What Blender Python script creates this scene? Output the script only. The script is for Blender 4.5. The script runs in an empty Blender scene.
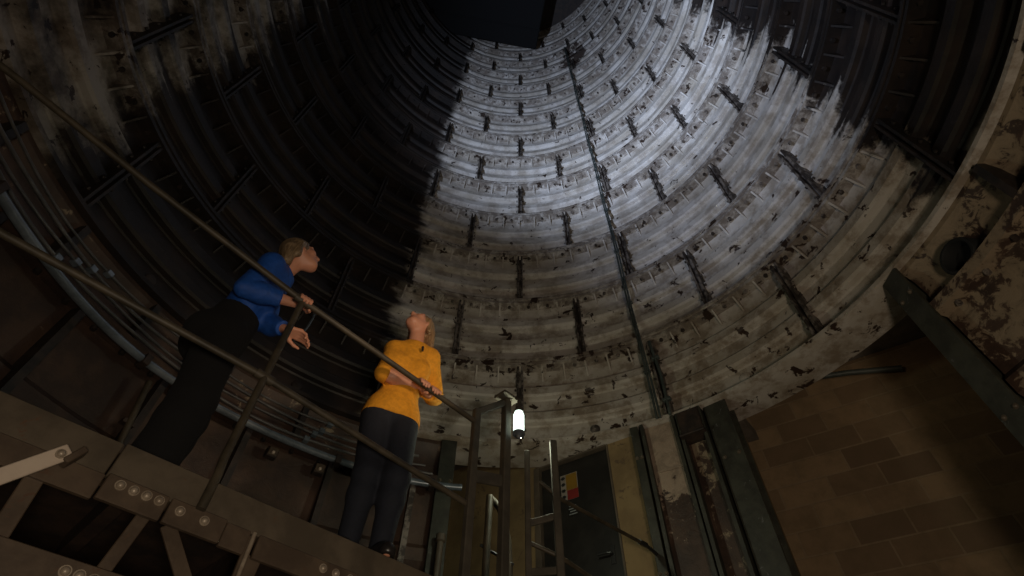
import bpy, math, random
import numpy as np
from mathutils import Vector, Matrix

random.seed(7)
D2R = math.pi / 180
scene = bpy.context.scene
COL = scene.collection

# ------------------------------------------------------------------ camera, world, lights, exposure
cam_d = bpy.data.cameras.new('camera')
cam_d.sensor_width = 36.0
cam_d.lens = 529.108 / 1024 * 36
cam_d.clip_start = 0.05
cam_o = bpy.data.objects.new('camera', cam_d)
COL.objects.link(cam_o)
_p, _r = 51.660 * D2R, 1.0264 * D2R
_fw = Vector((0, math.cos(_p), math.sin(_p)))
_up0 = Vector((0, -math.sin(_p), math.cos(_p)))
_rt0 = Vector((1, 0, 0))
_rt = _rt0 * math.cos(_r) + _up0 * math.sin(_r)
_up = _up0 * math.cos(_r) - _rt0 * math.sin(_r)
m = Matrix((_rt, _up, -_fw)).transposed().to_4x4()
m.translation = Vector((0, 0, 1.5))
cam_o.matrix_world = m
scene.camera = cam_o

w = bpy.data.worlds.new('world')
scene.world = w
w.use_nodes = True
w.node_tree.nodes['Background'].inputs[0].default_value = (0.30, 0.33, 0.36, 1)
w.node_tree.nodes['Background'].inputs[1].default_value = 0.0

vs = scene.view_settings
vs.view_transform = 'Standard'
vs.look = 'None'
vs.gamma = 1.0
vs.use_curve_mapping = False
vs.exposure = 0.0


def light(name, kind, loc, target, power, color, size=0.2, spot=60, blend=0.5):
    l = bpy.data.lights.new(name, kind)
    l.energy = power
    l.color = color
    if kind == 'SPOT':
        l.spot_size = spot * D2R
        l.spot_blend = blend
        l.shadow_soft_size = size
    elif kind == 'AREA':
        l.shape = 'DISK'
        l.size = size
    else:
        l.shadow_soft_size = size
    o = bpy.data.objects.new(name, l)
    COL.objects.link(o)
    o.location = loc
    d = Vector(target) - Vector(loc)
    o.rotation_euler = d.to_track_quat('-Z', 'Y').to_euler()
    return o


# cool film floodlight thrown up the shaft from the left, then unseen added lights
light('flood_light_upper', 'SPOT', (-2.1, 0.2, 4.4), (2.3, 3.1, 14.0), 2100, (0.63, 0.75, 1.0), 0.12, 60, 0.9)
light('flood_fill_middle', 'SPOT', (-2.0, 0.1, 4.2), (2.7, 2.3, 8.8), 540, (0.66, 0.76, 1.0), 0.12, 60, 0.9)  # second spot added to carry the flood over the middle rings
light('warm_fill', 'AREA', (0.7, -0.8, 1.0), (0.9, 3.6, 4.8), 46, (1.0, 0.82, 0.62), 0.5)  # unseen warm fill added low behind the camera
light('people_light', 'SPOT', (1.0, 0.6, 3.3), (-0.80, 2.35, 3.85), 78, (1.0, 0.75, 0.52), 0.12, 32, 0.7)  # unseen warm spot added to brighten the two women

# ------------------------------------------------------------------ constants of the place
R = 2.917
CX, CY = -0.0448, 1.5201
H = 1.1
Z0 = 4.641                      # underside of the lowest full ring
ZP = 2.61                       # walking level of the platform
FLOOR = 0.0


def cyl(theta, r, z):
    a = theta * D2R
    return Vector((CX + r * math.sin(a), CY + r * math.cos(a), z))


# ------------------------------------------------------------------ tags and builders
def tag(o, label, cat, group=None):
    o['label'] = label
    o['category'] = cat
    if group:
        o['group'] = group
    return o


def thing(name, label, cat, loc, group=None):
    o = bpy.data.objects.new(name, None)
    o.empty_display_size = 0.1
    COL.objects.link(o)
    o.location = loc
    return tag(o, label, cat, group)


class MB:
    def __init__(s):
        s.v, s.f, s.m = [], [], []

    def add(s, vs_, fs, mi=0):
        n = len(s.v)
        s.v += [Vector(v) for v in vs_]
        s.f += [tuple(i + n for i in f) for f in fs]
        s.m += [mi] * len(fs)

    def box(s, c, size, rot=None, mi=0, bev=0.0):
        x, y, z = size[0] / 2, size[1] / 2, size[2] / 2
        c = Vector(c)
        if bev <= 0:
            pts = [Vector((i, j, k)) for k in (-z, z) for j in (-y, y) for i in (-x, x)]
            fs = [(0, 2, 3, 1), (4, 5, 7, 6), (0, 1, 5, 4), (2, 6, 7, 3), (0, 4, 6, 2), (1, 3, 7, 5)]
        else:
            b = min(bev, x * .9, y * .9, z * .9)
            loop = [(-x + b, -y), (x - b, -y), (x, -y + b), (x, y - b), (x - b, y), (-x + b, y), (-x, y - b), (-x, -y + b)]
            loop2 = [(px * (x - b) / x, py * (y - b) / y) for px, py in loop]
            rings = [(loop2, -z), (loop, -z + b), (loop, z - b), (loop2, z)]
            pts = [Vector((px, py, zz)) for lp, zz in rings for px, py in lp]
            fs = [tuple(range(7, -1, -1)), tuple(range(24, 32))]
            for q in range(3):
                for i in range(8):
                    j = (i + 1) % 8
                    fs.append((q * 8 + i, q * 8 + j, q * 8 + 8 + j, q * 8 + 8 + i))
        if rot is not None:
            pts = [rot @ p for p in pts]
        s.add([p + c for p in pts], fs, mi)

    def bar(s, a, b, wid, dep, side=None, mi=0, bev=0.0):
        """rectangular bar from a to b; wid along 'side', dep across"""
        a, b = Vector(a), Vector(b)
        z = (b - a).normalized()
        sd = Vector(side) if side is not None else Vector((0, 0, 1))
        x = (sd - z * sd.dot(z))
        if x.length < 1e-5:
            x = z.orthogonal()
        x.normalize()
        y = z.cross(x)
        rot = Matrix((x, y, z)).transposed()
        s.box((a + b) / 2, (wid, dep, (b - a).length), rot, mi, bev)

    def tube(s, pts, r, seg=12, mi=0, caps=True):
        pts = [Vector(p) for p in pts]
        rr = r if isinstance(r, (list, tuple)) else [r] * len(pts)
        n0 = len(s.v)
        t0 = (pts[1] - pts[0]).normalized()
        x = t0.orthogonal().normalized()
        vs_, fs = [], []
        for i, p in enumerate(pts):
            if i == 0:
                t = (pts[1] - pts[0]).normalized()
            elif i == len(pts) - 1:
                t = (pts[-1] - pts[-2]).normalized()
            else:
                t = ((pts[i + 1] - p).normalized() + (p - pts[i - 1]).normalized()).normalized()
            x = (x - t * x.dot(t)).normalized()
            y = t.cross(x)
            for k in range(seg):
                a = 2 * math.pi * k / seg
                vs_.append(p + (x * math.cos(a) + y * math.sin(a)) * rr[i])
        for i in range(len(pts) - 1):
            for k in range(seg):
                j = (k + 1) % seg
                fs.append((i * seg + k, i * seg + j, i * seg + seg + j, i * seg + seg + k))
        if caps:
            fs.append(tuple(range(seg - 1, -1, -1)))
            b = (len(pts) - 1) * seg
            fs.append(tuple(range(b, b + seg)))
        s.add(vs_, fs, mi)

    def bolt(s, c, n, r=0.016, h=0.014, mi=0):
        """domed rivet head on a thin washer, standing on a face with normal n"""
        c, n = Vector(c), Vector(n).normalized()
        s.tube([c - n * .002, c + n * h * .2], r * 1.3, 16, mi)
        s.tube([c + n * h * .2, c + n * h * .45, c + n * h * .8, c + n * h * 1.02, c + n * h * 1.1], [r, r * .97, r * .76, r * .42, r * .12], 14, mi)

    def prism(s, poly, off, mi=0):
        """closed polygon (list of points) extruded by vector off"""
        off = Vector(off)
        n = len(poly)
        a = [Vector(p) for p in poly]
        fs = [tuple(range(n - 1, -1, -1)), tuple(range(n, 2 * n))]
        for i in range(n):
            j = (i + 1) % n
            fs.append((i, j, n + j, n + i))
        s.add(a + [p + off for p in a], fs, mi)

    def build(s, name, mats, parent=None, origin=None, smooth=False, angle=40):
        if not isinstance(mats, (list, tuple)):
            mats = [mats]
        o0 = Vector(origin) if origin is not None else (Vector(parent['_o']) if parent is not None and '_o' in parent else (parent_origin(parent) if parent is not None else Vector((0, 0, 0))))
        me = bpy.data.meshes.new(name)
        me.from_pydata([tuple(v - o0) for v in s.v], [], s.f)
        for mt in mats:
            me.materials.append(mt)
        if len(mats) > 1:
            me.polygons.foreach_set('material_index', s.m)
        me.update()
        if smooth:
            me.shade_smooth()
            try:
                me.set_sharp_from_angle(angle=angle * D2R)
            except Exception:
                pass
        o = bpy.data.objects.new(name, me)
        COL.objects.link(o)
        if parent is not None:
            o.parent = parent
        elif origin is not None:
            o.location = o0
        return o


def parent_origin(p):
    v = Vector((0, 0, 0))
    while p is not None:
        v += p.location
        p = p.parent
    return v


def struct(o):
    o['kind'] = 'structure'
    return o


# ------------------------------------------------------------------ materials
def nt(name):
    mt = bpy.data.materials.new(name)
    mt.use_nodes = True
    t = mt.node_tree
    b = t.nodes['Principled BSDF']
    return mt, t, b


def node(t, typ, **kw):
    n = t.nodes.new(typ)
    for k, v in kw.items():
        setattr(n, k, v)
    return n


def sock(t, s, v):
    if isinstance(v, bpy.types.NodeSocket):
        t.links.new(v, s)
    else:
        s.default_value = v


def math_(t, op, a, b=None, c=None, clamp=False):
    n = node(t, 'ShaderNodeMath', operation=op)
    n.use_clamp = clamp
    sock(t, n.inputs[0], a)
    if b is not None:
        sock(t, n.inputs[1], b)
    if c is not None:
        sock(t, n.inputs[2], c)
    return n.outputs[0]


def mix(t, f, a, b):
    n = node(t, 'ShaderNodeMix', data_type='RGBA')
    sock(t, n.inputs['Factor'], f)
    for key, v in (('A', a), ('B', b)):
        s_ = [i for i in n.inputs if i.name == key and i.type == 'RGBA'][0]
        if isinstance(v, bpy.types.NodeSocket):
            t.links.new(v, s_)
        else:
            s_.default_value = (*v, 1) if len(v) == 3 else v
    return [o for o in n.outputs if o.type == 'RGBA'][0]


def noise(t, vec, scale, detail=5, rough=0.6, dist=0.0, dims='3D'):
    n = node(t, 'ShaderNodeTexNoise', noise_dimensions=dims)
    if dims == '1D':
        sock(t, n.inputs['W'], vec)
    else:
        sock(t, n.inputs['Vector'], vec)
    n.inputs['Scale'].default_value = scale
    n.inputs['Detail'].default_value = detail
    n.inputs['Roughness'].default_value = rough
    n.inputs['Distortion'].default_value = dist
    return n.outputs[0]


def step(t, v, lo, hi):
    n = node(t, 'ShaderNodeMapRange', interpolation_type='SMOOTHSTEP')
    sock(t, n.inputs[0], v)
    sock(t, n.inputs[1], lo)
    sock(t, n.inputs[2], hi)
    n.inputs[3].default_value = 0
    n.inputs[4].default_value = 1
    return n.outputs[0]


def coords(t):
    return node(t, 'ShaderNodeTexCoord').outputs['Object']


def bump(t, b, h, strength=0.3, dist=0.02):
    n = node(t, 'ShaderNodeBump')
    n.inputs['Strength'].default_value = strength
    n.inputs['Distance'].default_value = dist
    t.links.new(h, n.inputs['Height'])
    t.links.new(n.outputs[0], b.inputs['Normal'])


def worn(name, c1, c2, scale=6, rough=0.6, metal=0.0, spots=None, spot_t=0.62, bumpy=0.25, stretch=(1, 1, 1)):
    """paint / metal with blotches of wear"""
    mt, t, b = nt(name)
    mp = node(t, 'ShaderNodeMapping')
    t.links.new(coords(t), mp.inputs['Vector'])
    mp.inputs['Scale'].default_value = stretch
    v = mp.outputs[0]
    n1 = noise(t, v, scale, 6, 0.65)
    col = mix(t, step(t, n1, 0.35, 0.65), c1, c2)
    if spots:
        n2 = noise(t, v, scale * 2.3, 5, 0.7, 0.6)
        col = mix(t, step(t, n2, spot_t, spot_t + 0.05), col, spots)
    t.links.new(col, b.inputs['Base Color'])
    b.inputs['Roughness'].default_value = rough
    b.inputs['Metallic'].default_value = metal
    bump(t, b, n1, bumpy, 0.01)
    return mt


def lining_material():
    mt, t, b = nt('painted_cast_iron')
    co = coords(t)
    sp = node(t, 'ShaderNodeSeparateXYZ')
    t.links.new(co, sp.inputs[0])
    x, y, z = sp.outputs
    x = math_(t, 'SUBTRACT', x, CX)
    y = math_(t, 'SUBTRACT', y, CY)
    ang = math_(t, 'MULTIPLY', math_(t, 'ARCTAN2', x, y), 180 / math.pi)
    zr = math_(t, 'DIVIDE', math_(t, 'SUBTRACT', z, Z0), H)
    nb = noise(t, co, 2.2, 6, 0.65)
    nf = noise(t, co, 9.0, 6, 0.7, 0.4)
    nz = noise(t, math_(t, 'MULTIPLY', zr, 5.0), 1.0, 2, 0.5, dims='1D')
    # edges of the pale sector
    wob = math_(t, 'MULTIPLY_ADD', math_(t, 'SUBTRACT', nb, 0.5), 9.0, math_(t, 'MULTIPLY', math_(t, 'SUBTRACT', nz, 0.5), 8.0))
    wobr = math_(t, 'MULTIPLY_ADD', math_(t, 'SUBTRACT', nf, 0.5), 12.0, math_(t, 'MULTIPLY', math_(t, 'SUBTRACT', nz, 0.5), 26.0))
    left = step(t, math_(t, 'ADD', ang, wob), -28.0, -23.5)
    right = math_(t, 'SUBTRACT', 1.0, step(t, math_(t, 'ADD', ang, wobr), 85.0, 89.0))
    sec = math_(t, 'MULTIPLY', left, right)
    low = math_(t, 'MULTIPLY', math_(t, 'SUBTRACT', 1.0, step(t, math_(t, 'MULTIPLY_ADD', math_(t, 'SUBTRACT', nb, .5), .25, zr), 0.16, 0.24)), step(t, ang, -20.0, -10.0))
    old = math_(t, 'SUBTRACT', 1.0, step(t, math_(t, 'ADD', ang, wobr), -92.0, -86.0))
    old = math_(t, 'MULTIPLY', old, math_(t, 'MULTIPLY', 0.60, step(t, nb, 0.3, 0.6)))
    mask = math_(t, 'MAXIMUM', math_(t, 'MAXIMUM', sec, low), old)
    # paint, dirt and rust
    paint = mix(t, step(t, nb, 0.36, 0.62), (0.47, 0.43, 0.37), (0.64, 0.61, 0.57))
    dirt = step(t, zr, 3.2, 0.0)
    paint = mix(t, math_(t, 'MULTIPLY', step(t, noise(t, co, 4.0, 7, 0.7), 0.44, 0.62), math_(t, 'MULTIPLY_ADD', dirt, 0.38, 0.42)), paint, (0.17, 0.125, 0.085))
    paint = mix(t, math_(t, 'MULTIPLY', step(t, zr, 2.2, 0.3), 0.42), paint, (0.21, 0.16, 0.105))
    thr = math_(t, 'MULTIPLY_ADD', dirt, -0.035, 0.635)
    fr = math_(t, 'FRACT', math_(t, 'ADD', zr, 0.05))
    fl_ = math_(t, 'MULTIPLY', math_(t, 'SUBTRACT', 1.0, step(t, fr, 0.10, 0.13)), math_(t, 'MULTIPLY', step(t, zr, 0.3, 0.5), 0.8))            # darker patches on the flanges round the nuts
    paint = mix(t, math_(t, 'MULTIPLY', fl_, step(t, nf, 0.36, 0.58)), paint, (0.15, 0.118, 0.095))
    da = math_(t, 'DIVIDE', math_(t, 'SUBTRACT', ang, 33.0), 9.0)
    dz = math_(t, 'SUBTRACT', zr, 11.3)
    leak = math_(t, 'SUBTRACT', 1.0, step(t, math_(t, 'MULTIPLY_ADD', da, da, math_(t, 'MULTIPLY', dz, dz)), 0.2, 1.1))   # old leak by the conduit
    thr = math_(t, 'MULTIPLY_ADD', leak, -0.22, math_(t, 'MULTIPLY_ADD', fl_, -0.05, thr))
    rust = step(t, noise(t, co, 6.5, 6, 0.62, 0.5), thr, math_(t, 'ADD', thr, 0.03))
    paint = mix(t, rust, paint, (0.035, 0.02, 0.013))
    dark_tone = mix(t, step(t, nb, 0.4, 0.65), (0.013, 0.010, 0.009), (0.030, 0.020, 0.015))  # near-black brown tone used outside the pale sector
    col = mix(t, mask, dark_tone, paint)
    t.links.new(col, b.inputs['Base Color'])
    sock(t, b.inputs['Roughness'], math_(t, 'MULTIPLY_ADD', nf, 0.25, 0.42))
    b.inputs['Specular IOR Level'].default_value = 0.35
    bump(t, b, nf, 0.35, 0.012)
    return mt


def joint_material():
    """flange iron: dirty half painted inside the pale sector, darker elsewhere"""
    mt, t, b = nt('joint_iron')
    co = coords(t)
    sp = node(t, 'ShaderNodeSeparateXYZ')
    t.links.new(co, sp.inputs[0])
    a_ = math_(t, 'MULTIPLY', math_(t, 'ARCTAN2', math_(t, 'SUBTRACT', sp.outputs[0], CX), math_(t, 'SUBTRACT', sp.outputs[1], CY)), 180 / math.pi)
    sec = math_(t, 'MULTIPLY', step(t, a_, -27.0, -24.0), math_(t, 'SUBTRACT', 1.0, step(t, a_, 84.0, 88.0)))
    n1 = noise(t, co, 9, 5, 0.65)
    dark_tone = mix(t, step(t, n1, 0.4, 0.6), (0.012, 0.010, 0.009), (0.032, 0.022, 0.017))
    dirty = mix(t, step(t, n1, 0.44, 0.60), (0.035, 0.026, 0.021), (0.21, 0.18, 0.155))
    t.links.new(mix(t, sec, dark_tone, dirty), b.inputs['Base Color'])
    b.inputs['Roughness'].default_value = 0.6
    bump(t, b, n1, 0.3, 0.01)
    return mt


def rust_wall_material(name, pale, flake_t, slope=0.16, right_pale=0.0):
    """rusted iron with flaking pale paint left in patches, more rust lower down"""
    mt, t, b = nt(name)
    co = coords(t)
    sp = node(t, 'ShaderNodeSeparateXYZ')
    t.links.new(co, sp.inputs[0])
    z = sp.outputs[2]
    n1 = noise(t, co, 3.0, 6, 0.65)
    n2 = noise(t, co, 9.0, 6, 0.7, 0.6)
    rust = mix(t, step(t, n1, 0.38, 0.62), (0.036, 0.021, 0.015), (0.070, 0.040, 0.026))
    k = math_(t, 'ADD', math_(t, 'MULTIPLY_ADD', n1, 0.5, math_(t, 'MULTIPLY', n2, 0.5)), math_(t, 'MULTIPLY', math_(t, 'SUBTRACT', z, 4.0), slope))
    if right_pale:
        x, y = math_(t, 'SUBTRACT', sp.outputs[0], CX), math_(t, 'SUBTRACT', sp.outputs[1], CY)
        a_ = math_(t, 'MULTIPLY', math_(t, 'ARCTAN2', x, y), 180 / math.pi)
        k = math_(t, 'ADD', k, math_(t, 'MULTIPLY', step(t, a_, 20.0, 60.0), right_pale))
    fl = step(t, k, flake_t, flake_t + 0.04)
    col = mix(t, fl, rust, mix(t, step(t, n2, 0.4, 0.6), tuple(v * 0.72 for v in pale), pale))
    t.links.new(col, b.inputs['Base Color'])
    b.inputs['Roughness'].default_value = 0.6
    bump(t, b, n2, 0.5, 0.015)
    return mt


def block_material():
    mt, t, b = nt('blockwork')
    uv = node(t, 'ShaderNodeUVMap').outputs[0]
    br = node(t, 'ShaderNodeTexBrick')
    t.links.new(uv, br.inputs['Vector'])
    br.offset = 0.5
    br.inputs['Scale'].default_value = 1.0
    br.inputs['Brick Width'].default_value = 0.45
    br.inputs['Row Height'].default_value = 0.225
    br.inputs['Mortar Size'].default_value = 0.010
    br.inputs['Mortar Smooth'].default_value = 0.3
    br.inputs['Bias'].default_value = -0.1
    br.inputs['Color1'].default_value = (0.27, 0.185, 0.105, 1)
    br.inputs['Color2'].default_value = (0.13, 0.084, 0.05, 1)
    br.inputs['Mortar'].default_value = (0.25, 0.18, 0.11, 1)
    n1 = noise(t, coords(t), 5, 6, 0.7)
    col = mix(t, step(t, n1, 0.35, 0.7), br.outputs[0], mix(t, 0.5, br.outputs[0], (0.12, 0.085, 0.045)))
    t.links.new(col, b.inputs['Base Color'])
    b.inputs['Roughness'].default_value = 0.9
    bump(t, b, math_(t, 'MULTIPLY_ADD', br.outputs['Fac'], -0.6, math_(t, 'MULTIPLY', n1, 0.4)), 0.5, 0.012)
    return mt


def fabric(name, c, rough=0.85, fold=14.0, amt=0.25):
    mt, t, b = nt(name)
    co = coords(t)
    wv = node(t, 'ShaderNodeTexWave')
    t.links.new(co, wv.inputs[0])
    wv.inputs['Scale'].default_value = 260
    n1 = noise(t, co, fold, 3, 0.5, 1.2)
    dark = tuple(v * 0.78 for v in c)
    col = mix(t, step(t, noise(t, co, 40, 4, 0.6), 0.3, 0.7), dark, c)
    t.links.new(col, b.inputs['Base Color'])
    b.inputs['Roughness'].default_value = rough
    bump(t, b, math_(t, 'MULTIPLY_ADD', wv.outputs[1], 0.03, n1), amt, 0.02)
    return mt


def skin_material():
    mt, t, b = nt('skin')
    co = coords(t)
    col = mix(t, noise(t, co, 30, 3, 0.5), (0.52, 0.23, 0.14), (0.64, 0.31, 0.20))
    t.links.new(col, b.inputs['Base Color'])
    b.inputs['Roughness'].default_value = 0.5
    b.inputs['Subsurface Weight'].default_value = 0.08
    b.inputs['Subsurface Radius'].default_value = (0.01, 0.004, 0.002)
    return mt


def hair_material(name, c1, c2):
    mt, t, b = nt(name)
    mp = node(t, 'ShaderNodeMapping')
    t.links.new(coords(t), mp.inputs['Vector'])
    mp.inputs['Scale'].default_value = (1, 1, 0.12)
    n1 = noise(t, mp.outputs[0], 90, 4, 0.6, 0.8)
    t.links.new(mix(t, step(t, n1, 0.35, 0.65), c1, c2), b.inputs['Base Color'])
    b.inputs['Roughness'].default_value = 0.45
    bump(t, b, n1, 0.6, 0.01)
    return mt


def plain(name, c, rough=0.6, metal=0.0, emit=None, es=0.0):
    mt, t, b = nt(name)
    n1 = noise(t, coords(t), 12, 4, 0.6)
    t.links.new(mix(t, step(t, n1, 0.3, 0.7), tuple(v * 0.82 for v in c), c), b.inputs['Base Color'])
    b.inputs['Roughness'].default_value = rough
    b.inputs['Metallic'].default_value = metal
    if emit:
        b.inputs['Emission Color'].default_value = (*emit, 1)
        b.inputs['Emission Strength'].default_value = es
    return mt


M = dict(
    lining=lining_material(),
    iron=worn('rusted_iron', (0.018, 0.013, 0.011), (0.042, 0.026, 0.018), 8, 0.6, 0.0),
    joint=joint_material(),
    lower=rust_wall_material('rusted_lining', (0.25, 0.19, 0.125), 0.62, 0.10, 0.13),
    panel=rust_wall_material('flaking_panel', (0.33, 0.25, 0.185), 0.44, 0.30),
    beam=worn('drab_steel', (0.066, 0.051, 0.034), (0.108, 0.085, 0.058), 5, 0.55, 0.0, (0.10, 0.055, 0.03), 0.64),
    angle=worn('brown_steel', (0.062, 0.043, 0.029), (0.10, 0.071, 0.047), 6, 0.5, 0.0, (0.09, 0.05, 0.03), 0.62),
    bolt=worn('worn_bolt', (0.24, 0.19, 0.14), (0.36, 0.30, 0.23), 20, 0.4, 0.2),
    rail=worn('rail_paint', (0.036, 0.029, 0.018), (0.072, 0.057, 0.036), 9, 0.55, 0.0, (0.06, 0.045, 0.03), 0.66),
    post=worn('post_paint', (0.044, 0.037, 0.026), (0.075, 0.063, 0.045), 7, 0.75, 0.0),
    green=worn('green_steel', (0.022, 0.021, 0.015), (0.046, 0.046, 0.033), 6, 0.6, 0.0, (0.10, 0.10, 0.095), 0.63, 0.5),
    plaster=worn('ochre_plaster', (0.17, 0.115, 0.055), (0.24, 0.168, 0.08), 3, 0.9, 0.0, (0.12, 0.08, 0.045), 0.6),
    block=block_material(),
    concrete=worn('concrete', (0.10, 0.085, 0.07), (0.16, 0.135, 0.11), 4, 0.9),
    door=worn('black_door_paint', (0.012, 0.011, 0.010), (0.022, 0.020, 0.017), 4, 0.45),
    frame=worn('frame_paint', (0.07, 0.055, 0.04), (0.11, 0.085, 0.06), 5, 0.6),
    conduit=worn('grey_conduit', (0.11, 0.13, 0.15), (0.20, 0.23, 0.26), 5, 0.25, 0.3),
    cable=worn('black_cable', (0.05, 0.05, 0.05), (0.11, 0.105, 0.10), 6, 0.35),
    drop=worn('dark_green_conduit', (0.035, 0.045, 0.042), (0.075, 0.09, 0.082), 5, 0.5),
    strut=worn('pale_steel', (0.42, 0.34, 0.27), (0.56, 0.47, 0.38), 4, 0.45, 0.0, (0.22, 0.15, 0.10), 0.66),
    black=plain('black_metal', (0.02, 0.02, 0.02), 0.4),
    hole=plain('hole_black', (0.006, 0.007, 0.007), 0.8),  # black base colour stands in for the shade inside the hole
    duct=plain('sooty_duct', (0.0035, 0.0035, 0.004), 0.9),
    white=plain('white_vinyl', (0.27, 0.24, 0.205), 0.5),
    yellow=plain('yellow_vinyl', (0.25, 0.14, 0.016), 0.5),
    red=plain('red_vinyl', (0.21, 0.02, 0.017), 0.5),
    grey=plain('grey_vinyl', (0.30, 0.33, 0.33), 0.5),
    glow=plain('lit_diffuser', (0.9, 0.95, 0.9), 0.4, 0, (0.80, 1.0, 0.88), 2.2),
    skin=skin_material(),
    sweater=fabric('mustard_knit', (0.78, 0.33, 0.015), amt=0.35),
    blouse=fabric('blue_cloth', (0.012, 0.085, 0.40), 0.6, 10, 0.5),
    navy=fabric('navy_denim', (0.009, 0.012, 0.022), 0.85),
    blackcloth=fabric('black_cloth', (0.0035, 0.0035, 0.004), 0.95),
    fair=hair_material('fair_hair', (0.16, 0.09, 0.04), (0.36, 0.23, 0.12)),
    ash=hair_material('ash_blonde_hair', (0.13, 0.085, 0.045), (0.30, 0.21, 0.12)),
    eye=plain('eye_white', (0.7, 0.66, 0.62), 0.2),
    lip=plain('lips', (0.40, 0.10, 0.08), 0.45),
    shoe=plain('black_shoe', (0.02, 0.018, 0.018), 0.35),
)

# ------------------------------------------------------------------ the shaft lining
def build_lining():
    mb = MB()
    prof = [(0.0, 0.05), (0.012, 0.0), (0.045, 0.0), (0.05, 0.13), (0.09, 0.145), (0.265, 0.15), (0.28, 0.14), (0.29, 0.095), (0.31, 0.075),
            (0.395, 0.075), (0.415, 0.095), (0.425, 0.14), (0.44, 0.15), (0.575, 0.15), (0.59, 0.14), (0.60, 0.095), (0.62, 0.075),
            (0.705, 0.075), (0.725, 0.095), (0.735, 0.14), (0.75, 0.15), (0.91, 0.145), (0.95, 0.13), (0.955, 0.0), (0.988, 0.0)]
    nring = 15
    pts = []
    for k in range(nring):
        for zf, dr in prof:
            pts.append((Z0 + (k + zf) * H, R + dr))
    pts.append((Z0 + nring * H, R))
    pts = [(Z0, R + 0.42)] + pts            # soffit of the lowest ring over the openings
    N = 300
    vs_, fs = [], []
    for z, r in pts:
        for i in range(N):
            vs_.append(cyl(i * 360 / N, r, z))
    for j in range(len(pts) - 1):
        for i in range(N):
            i2 = (i + 1) % N
            fs.append((j * N + i, j * N + i2, j * N + N + i2, j * N + N + i))
    mb.add(vs_, fs, 0)
    for k in range(nring):
        zb = Z0 + k * H
        t0 = (3.0 if k % 2 == 0 else -11.7)
        for q in range(13):
            th = t0 + 28.8 * (q - 6)
            if th < -172 or th > 188:
                continue
            # two bolted flange plates side by side at every segment joint
            for dth, mi in ((-0.45, 1), (0.45, 1)):
                c = cyl(th + dth, R + 0.085, zb + 0.5 * H)
                rot = Matrix.Rotation(-(th) * D2R, 3, 'Z')
                mb.box(c, (0.022, 0.13, 0.91 * H), rot, mi)
            rot = Matrix.Rotation(-(th) * D2R, 3, 'Z')
            mb.box(cyl(th, R + 0.11, zb + 0.5 * H), (0.03, 0.10, 0.90 * H), rot, 1)
            if k < 9:
                for b_ in range(5):
                    zz = zb + (0.18 + 0.16 * b_) * H
                    for sgn in (-1, 1):
                        c = cyl(th + sgn * 0.85, R + 0.06, zz)
                        rr = cyl(th + sgn * 91.25, 1, 0) - cyl(th, 0, 0)
                        mb.tube([c, c + Vector((rr.x, rr.y, 0)).normalized() * 0.018], 0.015, 6, 1)
            # grout plug in the middle of the segment
            c = cyl(th + 14.4, R + 0.15, zb + 0.17 * H)
            n = (cyl(th + 14.4, 0, c.z) - c).normalized()
            mb.tube([c, c + n * 0.02, c + n * 0.026], [0.05, 0.05, 0.034], 12, 1 if (k + q) % 3 == 0 else 0)
        # nuts and stiffening gussets under the upper flange
        for q in range(75):
            th = t0 + 2.4 + 4.8 * q
            c = cyl(th, R + 0.062, zb + 0.955 * H)
            mb.tube([c, c - Vector((0, 0, 0.03))], 0.02, 6, 1)
            if k < 7:
                tg = th + 2.4
                a = cyl(tg, R + 0.02, zb + 0.955 * H)
                b_ = cyl(tg, R + 0.14, zb + 0.955 * H)
                c_ = cyl(tg, R + 0.145, zb + 0.83 * H)
                tv = Vector((math.cos(tg * D2R), -math.sin(tg * D2R), 0)) * 0.018
                mb.prism([a - tv / 2, b_ - tv / 2, c_ - tv / 2], tv, 0)
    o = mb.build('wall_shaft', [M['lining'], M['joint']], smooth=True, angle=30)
    return struct(o)


build_lining()

# shaft head: cap slab and hanging duct
mb = MB()
mb.tube([(CX, CY, Z0 + 15 * H), (CX, CY, Z0 + 15 * H + 0.3)], R + 0.5, 72)
struct(mb.build('ceiling', M['iron']))

DU = thing('ventilation_duct', 'big dark sooty duct hanging across the top of the shaft', 'duct', (-0.9, 1.9, 18.72))
mb = MB()
mb.box((-0.9, 1.9, 19.6), (3.72, 4.3, 1.74), Matrix.Rotation(9 * D2R, 3, 'Z'), bev=0.03)
mb.build('casing', M['duct'], DU)
mb = MB()
rz = Matrix.Rotation(9 * D2R, 3, 'Z')
for q in range(4):
    mb.box(Vector((-0.9, 1.9, 18.75)) + rz @ Vector((0, -1.6 + 1.07 * q, 0)), (3.76, 0.05, 0.09), rz, bev=0.01)
mb.build('stiffener', M['duct'], DU)

# ------------------------------------------------------------------ lower part of the shaft
def arc_wall(name, th0, th1, prof, mat, step_=2.0, close=0.35):
    mb = MB()
    n = max(2, int((th1 - th0) / step_) + 1)
    ths = [th0 + (th1 - th0) * i / (n - 1) for i in range(n)]
    full = prof + [(prof[-1][0], R + close), (prof[0][0], R + close)]
    k = len(full)
    vs_ = [cyl(th, r, z) for th in ths for z, r in full]
    fs = []
    for i in range(n - 1):
        for j in range(k):
            j2 = (j + 1) % k
            fs.append((i * k + j, i * k + k + j, i * k + k + j2, i * k + j2))
    fs.append(tuple(range(k)))
    fs.append(tuple(range((n - 1) * k + k - 1, (n - 1) * k - 1, -1)))
    mb.add(vs_, fs, 0)
    return mb


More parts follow.
